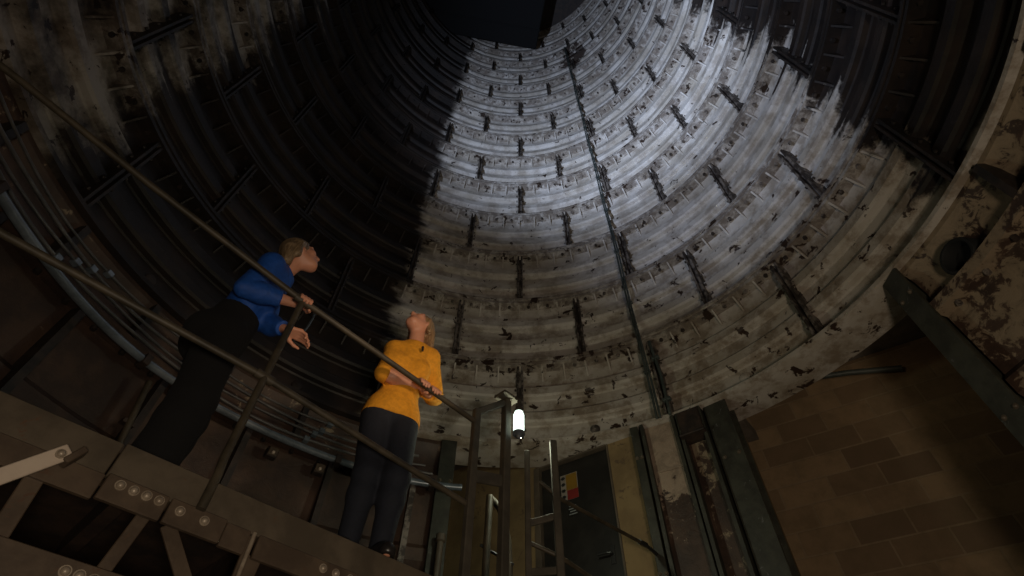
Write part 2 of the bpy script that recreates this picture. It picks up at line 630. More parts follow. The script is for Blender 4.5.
zb = Z0 - 0.40 * H
low_prof = [(0.0, R + 0.02), (1.9, R + 0.02), (1.95, R), (2.05, R), (2.1, R + 0.1), (2.9, R + 0.12), (2.95, R), (3.05, R), (3.1, R + 0.1), (3.45, R + 0.12),
            (3.5, R + 0.08), (3.6, R + 0.08), (3.65, R + 0.12), (zb - 0.05, R + 0.1), (zb - 0.045, R), (zb + 0.035, R), (zb + 0.04, R + 0.10),
            (zb + 0.20, R + 0.12), (Z0 - 0.12, R + 0.10), (Z0 - 0.04, R + 0.05), (Z0 - 0.001, R + 0.05)]
mb = arc_wall('x', 75.5, 348.0, low_prof, None)
for q in range(18):
    th = 92 + 14.4 * q
    for z_a, z_b in ((2.1, 2.95), (3.1, zb - 0.05), (zb + 0.04, Z0 - 0.05)):
        off = 7.2 if z_a > 3 and z_a < 4 else 0
        if th + off > 345:
            continue
        mb.box(cyl(th + off, R + 0.065, (z_a + z_b) / 2), (0.05, 0.13, z_b - z_a), Matrix.Rotation(-(th + off) * D2R, 3, 'Z'), 1)
for q in range(56):
    th = 78 + 4.8 * q
    for zz in (zb - 0.05, 2.95):
        c = cyl(th, R + 0.06, zz)
        mb.tube([c, c - Vector((0, 0, 0.03))], 0.02, 6, 1)
struct(mb.build('wall_lower_ring', [M['lower'], M['joint']], smooth=True, angle=30))

# pit floor
mb = MB()
mb.tube([(CX, CY, -0.2), (CX, CY, 0)], R + 0.45, 72)
struct(mb.build('floor', M['concrete']))

# door recess wall (plane n.p = 4.21 about the camera foot) and passage beyond the second opening
ND = Vector((0.557, 0.8305, 0)).normalized()
UD = Vector((0.8305, -0.557, 0)).normalized()


def dwall(u, z, off=0.0):
    return ND * (4.21 + off) + UD * u + Vector((0, 0, z))


RD = Matrix((UD, ND, Vector((0, 0, 1)))).transposed()
DU0, DU1 = -2.44, -1.68          # door leaf along the wall
DTOP = 4.62
mb = MB()
mb.box(dwall((-4.3 + DU0 - 0.06) / 2, 2.55, 0.1), (DU0 - 0.06 + 4.3, 0.2, 5.1), RD)
mb.box(dwall((DU1 + 0.02 - 1.24) / 2, (Z0 - .003) / 2, 0.1), (-1.24 - DU1 - 0.02, 0.2, Z0 - .003), RD)
mb.box(dwall((DU0 + DU1) / 2, (DTOP + 0.018 + Z0 - .003) / 2, 0.1), (DU1 - DU0 + 0.12, 0.2, Z0 - .003 - DTOP - 0.018), RD)
mb.box(dwall((DU0 + DU1) / 2, (ZP - 0.02) / 2, 0.1), (DU1 - DU0 + 0.12, 0.2, ZP - 0.02), RD)
struct(mb.build('wall_door', M['plaster']))
mb = MB()
a0, a1 = cyl(-11.6, R + 0.30, 0), dwall(-4.2, 0, 0.05)
mb.bar(a0 + Vector((0, 0, 2.55)), a1 + Vector((0, 0, 2.55)), 5.1, 0.08, (0, 0, 1))
struct(mb.build('wall_return', M['plaster']))
mb = MB()
mb.prism([cyl(-12.5, R + 0.3, 5.0), cyl(-12.5, R + 2.2, 5.0), cyl(40, R + 2.2, 5.0), cyl(40, R + 0.3, 5.0), cyl(14, R + 0.3, 5.0)], (0, 0, 0.12))
struct(mb.build('ceiling_recess', M['concrete']))
mb = MB()
mb.prism([cyl(-12, R - 0.02, ZP - 0.12), cyl(-12, R + 1.6, ZP - 0.12), cyl(26, R + 0.6, ZP - 0.12), cyl(24, R - 0.02, ZP - 0.12), cyl(6, R, ZP - 0.12)], (0, 0, 0.1))
struct(mb.build('floor_recess', M['concrete']))

NB = Vector((0.515, 0.857, 0)).normalized()
UB = Vector((0.857, -0.515, 0)).normalized()
RB = Matrix((UB, NB, Vector((0, 0, 1)))).transposed()


def bwall(u, z, off=0.0):
    return NB * (5.5 + off) + UB * u + Vector((0, 0, z))


def block_wall():
    me = bpy.data.meshes.new('wall_block')
    u0, u1, z0, z1 = -1.6, 3.0, 0.0, 5.6
    vs_ = []
    for off in (0.0, 0.2):
        for u, z in ((u0, z0), (u1, z0), (u1, z1), (u0, z1)):
            vs_.append(tuple(bwall(u, z, off)))
    fs = [(0, 1, 2, 3), (7, 6, 5, 4), (0, 4, 5, 1), (1, 5, 6, 2), (2, 6, 7, 3), (3, 7, 4, 0)]
    me.from_pydata(vs_, [], fs)
    uvl = me.uv_layers.new(name='UVMap')
    uvs = {0: (u0, z0), 1: (u1, z0), 2: (u1, z1), 3: (u0, z1)}
    for p in me.polygons:
        for li in p.loop_indices:
            vi = me.loops[li].vertex_index % 4
            uvl.data[li].uv = (uvs[vi][0] + 0.17, uvs[vi][1] + 0.074)
    me.materials.append(M['block'])
    o = bpy.data.objects.new('wall_block', me)
    COL.objects.link(o)
    return struct(o)


block_wall()
mb = MB()
a0 = cyl(39.5, R + 0.46, 2.8)
mb.bar(a0, a0 + NB * 1.25, 5.6, 0.1, (0, 0, 1))
a1 = cyl(75.2, R + 0.46, 2.8)
a2 = bwall(2.35, 0, .1)
mb.bar(a1, Vector((a2.x, a2.y, 2.8)), 5.6, 0.1, (0, 0, 1))
struct(mb.build('wall_passage', M['plaster']))
mb = MB()
mb.prism([cyl(36, R + 0.3, 5.62), cyl(36, R + 1.6, 5.62), bwall(3.0, 5.62, .2), cyl(78, R + 0.3, 5.62), cyl(57, R + 0.3, 5.62)], (0, 0, 0.12))
struct(mb.build('ceiling_passage', M['concrete']))
mb = MB()
mb.prism([cyl(36, R + 0.3, Z0 + 0.001), cyl(36, R + 0.43, Z0 + 0.001), cyl(55, R + 0.43, Z0 + .001), cyl(78, R + 0.43, Z0 + 0.001), cyl(78, R + 0.3, Z0 + 0.001), cyl(57, R + 0.3, Z0 + .001)], (0, 0, 1.0))
struct(mb.build('wall_lintel', M['lower']))
mb = MB()
mb.prism([cyl(36, R, -0.12), cyl(36, R + 1.6, -0.12), bwall(3.0, -0.12, 0.1), cyl(78, R, -0.12), cyl(57, R, -.12)], (0, 0, 0.11))
struct(mb.build('floor_passage', M['concrete']))

# pier of two iron panels between the door recess and the passage
mb = arc_wall('x', 26.0, 37.6, [(0.0, R + 0.10), (Z0 - 0.002, R + 0.10)], None, 1.5, 0.4)
struct(mb.build('wall_pier', M['lower']))


def panel(name, th0, th1, r_in, z0, z1, mat, label):
    o = thing(name, label, 'panel', cyl((th0 + th1) / 2, R + 0.05, z0))
    mb = MB()
    ths = [th0 + (th1 - th0) * i / 6 for i in range(7)]
    k = 4
    vs_ = []
    for th in ths:
        vs_ += [cyl(th, r_in, z0), cyl(th, r_in, z1), cyl(th, R + 0.095, z1), cyl(th, R + 0.095, z0)]
    fs = []
    for i in range(6):
        for j in range(4):
            j2 = (j + 1) % 4
            fs.append((i * 4 + j, i * 4 + 4 + j, i * 4 + 4 + j2, i * 4 + j2))
    fs += [(0, 1, 2, 3), (27, 26, 25, 24)]
    mb.add(vs_, fs)
    mb.build('plate', mat, o)
    for th in (th0 + 0.25, th1 - 0.25):
        mb = MB()
        mb.box(cyl(th, R + 0.03, (z0 + z1) / 2), (0.03, 0.13, z1 - z0), Matrix.Rotation(-th * D2R, 3, 'Z'))
        mb.build('side_flange', M['green'], o)
    return o


p1 = panel('iron_panel', 26.2, 32.6, R + 0.045, 0.0, Z0 - 0.004, M['panel'], 'tall iron panel with peeling pale paint, rusty red below, right of the black door')
for zz in (4.16,):
    mb = MB()
    mb.box(cyl(29.4, R + 0.04, zz), (0.29, 0.012, 0.012), Matrix.Rotation(-29.4 * D2R, 3, 'Z'))
    mb.build('cover_strip', M['panel'], p1)
p2 = panel('iron_panel', 33.0, 37.6, R + 0.075, 0.0, Z0 - 0.004, M['lower'], 'recessed rust brown iron panel beneath a bracket box, between two steel flanges')
BX = thing('bracket_box', 'dark brown iron bracket box tucked under the ring at the head of the recessed panel', 'bracket', cyl(35.3, R + 0.03, 4.36))
mb = MB()
rot = Matrix.Rotation(-35.3 * D2R, 3, 'Z')
mb.box(cyl(35.3, R + 0.005, 4.50), (0.205, 0.13, 0.25), rot, bev=0.01)
mb.build('housing', M['iron'], BX)
mb = MB()
mb.box(cyl(35.3, R - 0.01, 4.362), (0.225, 0.17, 0.02), rot, bev=0.004)
mb.build('base_plate', M['iron'], BX)


def stanchion(label, th, z0, z1, w_, d_, r_c, mat, bolts=(), twist=0.0):
    o = thing('steel_stanchion', label, 'column', cyl(th, r_c, z0))
    rot = Matrix.Rotation(-(th + twist) * D2R, 3, 'Z')
    zc, hh = (z0 + z1) / 2, z1 - z0
    c = cyl(th, r_c, zc)
    mb = MB()
    mb.box(c, (0.022, d_ - 0.04, hh), rot)
    mb.build('web', mat, o)
    for s in (-1, 1):
        mb = MB()
        mb.box(c + rot @ Vector((0, s * (d_ / 2 - 0.012), 0)), (w_, 0.024, hh), rot, bev=0.004)
        f = mb.build('flange', mat, o)
        if s < 0:
            for zz in bolts:
                for sx in (-1, 1):
                    b_ = MB()
                    b_.bolt(c + rot @ Vector((sx * w_ * 0.3, -d_ / 2, zz - zc)), rot @ Vector((0, -1, 0)), 0.014, 0.014)
                    b_.build('bolt', M['beam'], f, smooth=True)
    return o


stanchion('slim green steel column standing right of the black door, beside the peeling panel', 25.0, 0.0, Z0 - 0.004, 0.075, 0.16, R + 0.05, M['green'], (3.3, 4.3))
stanchion('dark green steel column between the rust panel and the block wall', 40.0, 0.0, Z0 - 0.004, 0.21, 0.22, R + 0.13, M['green'], (4.1, 3.1))
stanchion('heavy grey green steel column at the right end of the block wall', 74.7, 0.0, Z0 - 0.004, 0.17, 0.20, R + 0.10, M['green'], (4.4, 3.4), 14)
stanchion('pale green steel column left of the gate posts, under the curved conduit', -10.6, 0.0, Z0 - 0.004, 0.15, 0.16, R + 0.09, M['green'], (4.2,))

# ------------------------------------------------------------------ door, sign, lettering plate
dr = bpy.data.objects.new('door_1', None)
COL.objects.link(dr)
dr.location = dwall((DU0 + DU1) / 2, ZP, 0)
struct(dr)
mb = MB()
mb.box(dwall((DU0 + DU1) / 2, (ZP + DTOP) / 2, 0.05), (DU1 - DU0 - 0.01, 0.045, DTOP - ZP - 0.01), RD, bev=0.004)
mb.box(dwall((DU0 + DU1) / 2, ZP + 0.16, 0.022), (DU1 - DU0 - 0.1, 0.006, 0.26), RD)
lf = mb.build('door_leaf', M['door'], dr)
mb = MB()
mb.box(dwall(DU0 - 0.03, (ZP + DTOP + 0.017) / 2, 0.04), (0.06, 0.13, DTOP + 0.017 - ZP), RD, bev=0.004)
mb.box(dwall(DU1 + 0.01, (ZP + DTOP + 0.017) / 2, 0.04), (0.02, 0.11, DTOP + 0.017 - ZP), RD, bev=0.004)
mb.box(dwall((DU0 + DU1) / 2, DTOP + 0.0085, 0.04), (DU1 - DU0, 0.13, 0.017), RD, bev=0.004)
mb.build('door_frame', M['frame'], dr)
mb = MB()
hp = dwall(DU1 - 0.09, ZP + 1.0, 0.027)
mb.tube([hp, hp - ND * 0.05, hp - ND * 0.055 - UD * 0.03, hp - ND * 0.055 - UD * 0.12], 0.009, 8)
mb.box(hp, (0.045, 0.01, 0.16), RD, bev=0.003)
mb.build('door_handle', M['black'], lf)

su, sz = DU0 + 0.315, 4.345
SG = thing('safety_sign', 'small safety notice with yellow and red panels and white strip on the black door', 'sign', dwall(su, sz - 0.13, 0.025))
mb = MB()
mb.box(dwall(su, sz, 0.022), (0.185, 0.006, 0.27), RD, bev=0.001)
mb.build('backing', M['white'], SG)
mb = MB()
mb.box(dwall(su + 0.028, sz + 0.045, 0.018), (0.118, 0.003, 0.165), RD)
mb.build('yellow_panel', M['yellow'], SG)['label'] = 'yellow panel'
mb = MB()
mb.box(dwall(su + 0.034, sz - 0.088, 0.018), (0.118, 0.003, 0.095), RD)
mb.build('red_panel', M['red'], SG)['label'] = 'red panel'
for q in range(4):
    mb = MB()
    mb.box(dwall(su - 0.063, sz + 0.10 - 0.066 * q, 0.018), (0.03, 0.003, 0.032), RD)
    mb.box(dwall(su - 0.063, sz + 0.10 - 0.066 * q, 0.0175), (0.045, 0.002, 0.012), RD)
    mb.build('pictogram', M['black'], SG)
SL = thing('stencilled_plate', 'little grey plate with worn marks just below the yellow and red notice', 'sign', dwall(su + 0.02, sz - 0.30, 0.025))
mb = MB()
mb.box(dwall(su + 0.02, sz - 0.245, 0.0235), (0.11, 0.004, 0.115), RD, bev=0.001)
mb.build('plate', M['door'], SL)
mb = MB()
for q, wd in enumerate((0.07, 0.09, 0.06, 0.085)):
    mb.box(dwall(su + 0.02, sz - 0.205 - 0.026 * q, 0.0205), (wd, 0.002, 0.009), RD)
mb.build('marking', M['grey'], SL)

# ------------------------------------------------------------------ platform girder (runs along the axis DX)
A0 = Vector((-1.636, 1.332, 1.5))
DX = Vector((0.7041, 0.7101, 0)).normalized()
DN = Vector((0.7101, -0.7041, 0)).normalized()      # out of the platform, towards the pit
RP = Matrix((DX, -DN, Vector((0, 0, 1)))).transposed()


def pl(s, z, out=0.0):
    """point on the platform's edge plane; z above the camera's level"""
    return A0 + DX * s + DN * out + Vector((0, 0, z))


PG = thing('platform', 'riveted steel platform the two women stand on, seen from below', 'platform', pl(0.7, 0.66))
S0, S1 = -1.05, 2.34
mb = MB()
mb.prism([pl(S0, 1.085, -0.02), pl(S1, 1.085, -0.02), pl(S1, 1.085, -0.95), pl(1.6, 1.085, -1.55), pl(0.6, 1.085, -1.62), pl(-0.2, 1.085, -1.35), pl(S0, 1.085, -0.62)], (0, 0, 0.025))
mb.build('deck', M['iron'], PG)
mb = MB()
for q in range(6):
    s = -0.6 + 0.55 * q
    mb.bar(pl(s, 1.02, -0.03), pl(s, 1.02, -0.75), 0.12, 0.05, (0, 0, 1))
mb.build('joist', M['iron'], PG)
for sa, sb, o_ in ((S0, 0.395, 0.0), (0.40, S1, 0.012)):
    mb = MB()
    mb.box(pl((sa + sb) / 2, 1.047, o_ - 0.012), (sb - sa, 0.024, 0.126), RP, bev=0.003)
    mb.build('edge_plate', M['beam'], PG)
for sa, sb, o_, dz in ((S0, 0.40, 0.008, 0.0), (0.405, 0.612, 0.03, 0.0), (0.622, 0.83, 0.024, 0.004), (0.833, 0.93, 0.018, 0), (0.965, S1, 0.02, 0.0)):
    mb = MB()
    mb.box(pl((sa + sb) / 2, 0.946 + dz, o_ - 0.01), (sb - sa, 0.022, 0.086), RP, bev=0.003)
    mb.box(pl((sa + sb) / 2, 0.984 + dz, o_ - 0.05), (sb - sa, 0.08, 0.012), RP)
    mb.build('edge_angle', M['angle'], PG)
mb = MB()
mb.tube([pl(0.945, 0.99, 0.014), pl(0.945, 0.62, 0.014)], 0.008, 10)
mb.build('hanger_rod', M['bolt'], PG)
mb = MB()
mb.box(pl(0.945, 0.80, -0.004), (0.03, 0.016, 0.36), RP, bev=0.002)
mb.build('hanger_strap', M['angle'], PG)
for s, o_ in ((0.452, .031), (0.497, .031), (0.540, .031), (0.583, .031), (0.662, .025), (0.752, .025), (1.255, .021), (1.315, .021), (1.385, .021), (1.60, .021), (-0.3, .009), (-0.36, .009)):
    mb = MB()
    mb.bolt(pl(s, 0.962 - (0.004 if s > .6 else 0), o_), DN, 0.0135, 0.013)
    mb.build('bolt', M['bolt'], PG, smooth=True)
for a, b_, wd in (((0.572, 0.92), (0.545, 0.70), 0.045), ((0.655, 0.92), (0.86, 0.70), 0.05), ((0.235, 0.93), (0.262, 0.66), 0.055), ((0.985, 0.92), (0.965, 0.62), 0.06), ((1.33, 0.92), (1.6, 0.64), 0.06), ((-0.5, 0.92), (-0.46, 0.66), 0.06)):
    mb = MB()
    mb.bar(pl(a[0], a[1], -0.012), pl(b_[0], b_[1], -0.012), wd, 0.014, DX, bev=0.003)
    mb.build('brace', M['angle'], PG)
mb = MB()
mb.box(pl((S0 + S1) / 2, 0.655, 0.0), (S1 - S0, 0.022, 0.15), RP, bev=0.003)
mb.box(pl((S0 + S1) / 2, 0.585, -0.05), (S1 - S0, 0.10, 0.014), RP)
mb.build('lower_chord', M['angle'], PG)
for s in (0.455, 0.495, 0.535, 0.16, 0.20):
    mb = MB()
    mb.bolt(pl(s, 0.693, 0.011), DN, 0.0135, 0.013)
    mb.build('bolt', M['bolt'], PG, smooth=True)

TB = thing('tie_bar', 'pale flat steel tie bar bolted to the platform edge at the far left', 'bar', pl(0.27, 0.98, 0.05))
mb = MB()
a, b_ = pl(0.262, 0.985, 0.05), pl(0.03, 0.68, 0.05)
mb.bar(a + (a - b_).normalized() * 0.012, b_, 0.05, 0.014, DX, bev=0.003)
mb.build('flat_bar', M['strut'], TB)
mb = MB()
mb.bolt(pl(0.252, 0.972, 0.058), DN, 0.012, 0.012)
mb.build('bolt', M['bolt'], TB, smooth=True)
mb = MB()
mb.box(pl(0.288, 0.985, 0.040), (0.022, 0.055, 0.066), RP @ Matrix.Rotation(0.45, 3, 'Y'), bev=0.003)
mb.build('lug', M['angle'], TB)

# ------------------------------------------------------------------ guard rail
GR = thing('guard_rail', 'two bar steel guard rail along the platform edge with one post, held by both women', 'railing', pl(0.72, 1.11))
mb = MB()
mb.tube([pl(-1.0, 2.41, 0), pl(-0.80, 2.388, 0), pl(-0.16, 2.287, 0), pl(0.72, 2.186, 0), pl(2.02, 2.112, 0)], 0.0165, 14)
mb.build('top_rail', M['rail'], GR, smooth=True)
mb = MB()
mb.tube([pl(-1.0, 1.665, 0), pl(-0.35, 1.635, 0), pl(0.72, 1.64, 0), pl(1.99, 1.55, 0)], 0.0165, 14)
mb.build('middle_rail', M['rail'], GR, smooth=True)
mb = MB()
mb.tube([pl(0.72, 0.985, 0.036), pl(0.72, 1.12, 0.036), pl(0.72, 1.20, 0.008), pl(0.72, 2.186, 0)], 0.0175, 14)
mb.build('post', M['rail'], GR, smooth=True)
for s, z in ((0.72, 2.186), (0.72, 1.64)):
    mb = MB()
    mb.tube([pl(s - 0.045, z, 0), pl(s + 0.045, z - 0.004, 0)], 0.023, 14)
    mb.build('tee_fitting', M['rail'], GR, smooth=True)
for q in range(5):
    s = 1.60 + 0.033 * q
    mb = MB()
    z = 2.186 - (s - 0.72) * 0.0569
    mb.tube([pl(s, z + 0.014, 0.004), pl(s, z + 0.023, 0.006), pl(s, z + 0.027, 0.007)], [0.008, 0.007, 0.003], 10)
    mb.build('rivet', M['bolt'], GR, smooth=True)

# ------------------------------------------------------------------ ladder gate at the end of the platform
G1, G2 = pl(2.02, 0, 0), pl(2.30, 0, 0)
GT = thing('gate_frame', 'tall drab steel gate frame with a sloping head at the end of the guard rail', 'gate', pl(2.02, 1.0, 0))
mb = MB()
mb.box(pl(2.02, 1.60, 0.0), (0.052, 0.04, 1.22), RP, bev=0.006)
mb.build('post', M['post'], GT)
mb = MB()
mb.box(pl(2.29, 1.72, 0.0), (0.06, 0.05, 1.46), RP, bev=0.006)
mb.build('post', M['post'], GT)
mb = MB()
mb.bar(pl(2.02, 2.19, 0), pl(2.26, 2.41, 0), 0.045, 0.04, (0, 0, 1), bev=0.006)
mb.build('sloping_head', M['post'], GT)
mb = MB()
mb.bar(pl(2.04, 1.74, 0), pl(2.27, 1.81, 0), 0.075, 0.02, (0, 0, 1), bev=0.004)
mb.build('cross_bar', M['post'], GT)
mb = MB()
mb.bar(pl(2.04, 1.16, 0), pl(2.27, 1.22, 0), 0.05, 0.02, (0, 0, 1), bev=0.004)
mb.build('cross_bar', M['post'], GT)
mb = MB()
mb.box(pl(2.29, 2.468, 0.0), (0.15, 0.11, 0.022), RP, bev=0.004)
mb.build('cap_plate', M['post'], GT)

LD = thing('bent_handrail', 'pair of brown handrail tubes, one bent, behind the gate frame', 'handrail', (0.0, 3.25, ZP))
mb = MB()
mb.tube([(-0.13, 3.30, ZP), (-0.125, 3.30, 3.42)], 0.024, 12)
mb.build('straight_tube', M['rail'], LD, smooth=True)
mb = MB()
mb.tube([(-0.11, 3.34, 3.42), (-0.06, 3.34, 3.36), (-0.02, 3.34, 3.26), (0.005, 3.34, 3.13), (0.015, 3.34, 2.98), (0.015, 3.34, ZP)], 0.022, 12)
mb.build('bent_tube', M['rail'], LD, smooth=True)
mb = MB()
mb.tube([(-0.17, 3.32, 3.10), (0.04, 3.33, 2.985)], 0.010, 8)
mb.tube([(-0.16, 3.32, 2.86), (0.04, 3.33, 2.855)], 0.02, 8)
mb.build('clamp', M['black'], LD, smooth=True)

SR = thing('stair_rail', 'two post steel barrier standing in front of the black door', 'railing', (0.2, 3.04, ZP))
mb = MB()
mb.box((0.12, 3.05, (ZP - .05 + 3.60) / 2), (0.036, 0.036, 3.60 - ZP + .05), bev=0.005)
mb.build('post', M['post'], SR)
mb = MB()
mb.box((0.297, 3.04, (ZP - .05 + 3.675) / 2), (0.046, 0.042, 3.675 - ZP + .05), bev=0.005)
mb.build('post', M['post'], SR)
mb = MB()
mb.bar((0.13, 3.045, 3.10), (0.29, 3.04, 3.145), 0.04, 0.02, (0, 0, 1), bev=0.004)
mb.build('rung', M['post'], SR)
mb = MB()
mb.bar((0.13, 3.045, 2.82), (0.29, 3.04, 2.83), 0.04, 0.02, (0, 0, 1), bev=0.004)
mb.build('rung', M['post'], SR)
cpos = cyl(24.6, R - 0.06, 3.5)
e1 = Vector((1.045, 4.00, 3.45))
mb = MB()
mb.tube([(0.20, 3.045, 3.37), (0.32, 3.06, 3.27), e1 * 0.45 + Vector((0.32, 3.06, 3.27)) * 0.55, e1], 0.013, 10)
mb.build('upper_bar', M['rail'], SR, smooth=True)
mb = MB()
mb.tube([(0.13, 3.06, 2.99), (0.30, 3.06, 2.915), (1.0, 4.02, 2.95)], 0.013, 10)
mb.build('lower_bar', M['rail'], SR, smooth=True)
mb = MB()
d_ = (e1 - Vector((0.32, 3.06, 3.27))).normalized()
mb.tube([e1 - d_ * 0.10, e1 + d_ * 0.01, e1 + d_ * 0.03], [0.019, 0.021, 0.012], 12)
mb.tube([e1, cyl(24.6, R - 0.03, 3.45)], 0.014, 10)
mb.build('rubber_end', M['black'], SR, smooth=True)

# ------------------------------------------------------------------ bulkhead lamp on the gate post
LP = thing('bulkhead_lamp', 'small lit white bulkhead lamp hanging on the gate post under the ring', 'lamp', (0.055, 2.93, 3.61))
lx, ly, lz = 0.062, 2.93, 3.745
mb = MB()
mb.tube([(lx, ly, lz - 0.088), (lx, ly, lz - 0.075), (lx, ly, lz + 0.055), (lx, ly, lz + 0.082), (lx, ly, lz + 0.09)], [0.033, 0.037, 0.037, 0.028, 0.012], 20)
dif = mb.build('diffuser', M['glow'], LP, smooth=True, angle=60)
mb = MB()
mb.tube([(lx, ly, lz - 0.10), (lx, ly, lz - 0.087)], 0.042, 18)
mb.tube([(lx, ly, lz - 0.13), (lx, ly, lz - 0.12), (lx, ly, lz - 0.10)], [0.012, 0.018, 0.022], 14)
mb.build('end_cap', M['conduit'], LP, smooth=True)
mb = MB()
mb.tube([(lx, ly, lz + 0.085), (lx, ly, lz + 0.10), (lx, ly, lz + 0.135)], [0.03, 0.03, 0.014], 14)
mb.tube([(lx, ly, lz + 0.13), (lx, ly + 0.002, lz + 0.19), (lx - 0.03, ly + 0.015, lz + 0.225), (lx - 0.08, ly + 0.02, lz + 0.20)], 0.01, 8)
mb.build('bracket', M['post'], LP, smooth=True)
light('bulkhead_lamp_light', 'POINT', (lx + 0.08, ly + 0.22, lz - 0.02), (0, 4, 4), 12, (0.95, 1.0, 0.75), 0.05)
light('passage_fill', 'POINT', (3.1, 3.35, 5.0), (0, 4, 4), 1.3, (1.0, 0.80, 0.55), 0.08)  # unseen fill added behind the lintel to brighten the block wall

# ------------------------------------------------------------------ conduits, cables, pipes on the wall
def wall_arc(name, label, cat, th0, th1, z_of, r, rad, mat, group=None, clips=(), clip_mat=None):
    o = thing(name, label, cat, cyl((th0 + th1) / 2, r, z_of((th0 + th1) / 2)), group)
    n = int(abs(th1 - th0) / 2.0) + 2
    mb = MB()
    mb.tube([cyl(th0 + (th1 - th0) * i / (n - 1), r, z_of(th0 + (th1 - th0) * i / (n - 1))) for i in range(n)], rad, 10)
    mb.build('run', mat, o, smooth=True)
    for th in clips:
        mb = MB()
        mb.box(cyl(th, r + 0.005, z_of(th)), (0.05, rad * 2 + 0.03, rad * 2 + 0.022), Matrix.Rotation(-th * D2R, 3, 'Z'), bev=0.004)
        mb.build('clip', clip_mat or M['conduit'], o)
    return o


wall_arc('pipe_conduit', 'thick pale grey conduit curving round the dark wall behind both women', 'conduit', -106, -7.5,
         lambda th: 1.5 + 2.60 + 0.015 * math.sin(th * 0.12), R - 0.09, 0.030, M['conduit'], None, (-92, -64, -30, -13), M['iron'])
lv = [(2.73, 0.012), (2.80, 0.010), (2.87, 0.012), (2.95, 0.009)]
names = ['lowest', 'second', 'third', 'topmost']
for i, (z, rad) in enumerate(lv):
    wall_arc('wall_cable', names[i] + ' of the four thin cables clipped along the wall above the pale conduit', 'cable', -106, -13 - i * 1.5,
             lambda th, z=z, i=i: 1.5 + z + 0.012 * math.sin(th * 0.17 + i * 2), R - 0.035, rad, M['cable'], 'thin cables along the left wall', (-81 + 2 * i, -58, -36 + i))

WP = thing('riser_pipe', 'short dark pipe rising on the rusty left wall below the thin cables', 'pipe', cyl(-60, R - 0.02, 3.1))
mb = MB()
mb.tube([cyl(-58.6, R - 0.03, 2.75), cyl(-59.4, R - 0.03, 3.4), cyl(-61.3, R - 0.03, 4.02)], 0.022, 10)
mb.build('run', M['rail'], WP, smooth=True)
for z, th in ((3.0, -58.9), (3.7, -60.3)):
    mb = MB()
    mb.box(cyl(th, R - 0.01, z), (0.09, 0.05, 0.03), Matrix.Rotation(60 * D2R, 3, 'Z'), bev=0.003)
    mb.build('saddle_clip', M['iron'], WP)
for th, z, lab in ((-32.2, 4.03, 'small metal junction box under the pale conduit, between the two women'), (-40.2, 4.02, 'small metal junction box under the pale conduit, beside the rail post')):
    JX = thing('junction_box', lab, 'box', cyl(th, R - 0.02, z - 0.04))
    rot = Matrix.Rotation(-th * D2R, 3, 'Z')
    mb = MB()
    mb.box(cyl(th, R + 0.01, z), (0.09, 0.07, 0.08), rot, bev=0.006)
    mb.build('housing', M['iron'], JX)
    mb = MB()
    mb.box(cyl(th, R - 0.03, z), (0.075, 0.012, 0.066), rot, bev=0.003)
    mb.build('lid', M['angle'], JX)
    mb = MB()
    mb.tube([cyl(th, R - 0.036, z - 0.012), cyl(th, R - 0.046, z - 0.012), cyl(th, R - 0.05, z - 0.012)], [0.014, 0.012, 0.004], 10)
    mb.build('gland', M['strut'], JX, smooth=True)
SPT = thing('stub_post', 'short pale post with a collar beside the green column left of the gate', 'post', cyl(-10.2, R - 0.06, ZP))
mb = MB()
mb.tube([cyl(-10.2, R - 0.06, ZP), cyl(-10.2, R - 0.06, 3.66)], 0.028, 12)
mb.build('tube', M['frame'], SPT, smooth=True)
mb = MB()
mb.tube([cyl(-10.2, R - 0.06, 3.60), cyl(-10.2, R - 0.06, 3.61), cyl(-10.2, R - 0.06, 3.66), cyl(-10.2, R - 0.06, 3.67)], [0.03, 0.042, 0.042, 0.03], 12)
mb.build('collar', M['frame'], SPT, smooth=True)
HC = thing('hanging_cable', 'short curved cable end hanging on the dark wall right of the leaning woman', 'cable', cyl(-43.5, R - 0.02, 5.2))
mb = MB()
mb.tube([cyl(-43.3, R - 0.01, 5.60), cyl(-43.4, R - 0.04, 5.5), cyl(-43.7, R - 0.05, 5.35), cyl(-44.2, R - 0.05, 5.22), cyl(-44.9, R - 0.04, 5.14)], 0.013, 8)
mb.build('run', M['conduit'], HC, smooth=True)
mb = MB()
mb.box(cyl(-43.3, R + 0.0, 5.60), (0.05, 0.05, 0.03), Matrix.Rotation(43.3 * D2R, 3, 'Z'), bev=0.003)
mb.build('clip', M['iron'], HC)

VC = thing('drop_conduit', 'twin dark conduit running straight up the white painted lining', 'conduit', cyl(30, R - 0.02, Z0 + 0.05))
for dth in (-0.27, 0.27):
    mb = MB()
    pts = []
    for q in range(40):
        z = Z0 + 0.02 + q * 0.34
        pts.append(cyl(30 + dth + 0.12 * math.sin(q * 0.9 + dth), R - 0.022, z))
    mb.tube(pts, 0.0125, 8)
    mb.build('pipe', M['drop'], VC, smooth=True)
for q in range(12):
    mb = MB()
    mb.box(cyl(30, R - 0.012, Z0 + 0.03 + (q + 0.5) * H + 0.03), (0.07, 0.04, 0.03), Matrix.Rotation(-30 * D2R, 3, 'Z'), bev=0.004)
    mb.build('saddle_clip', M['drop'], VC)

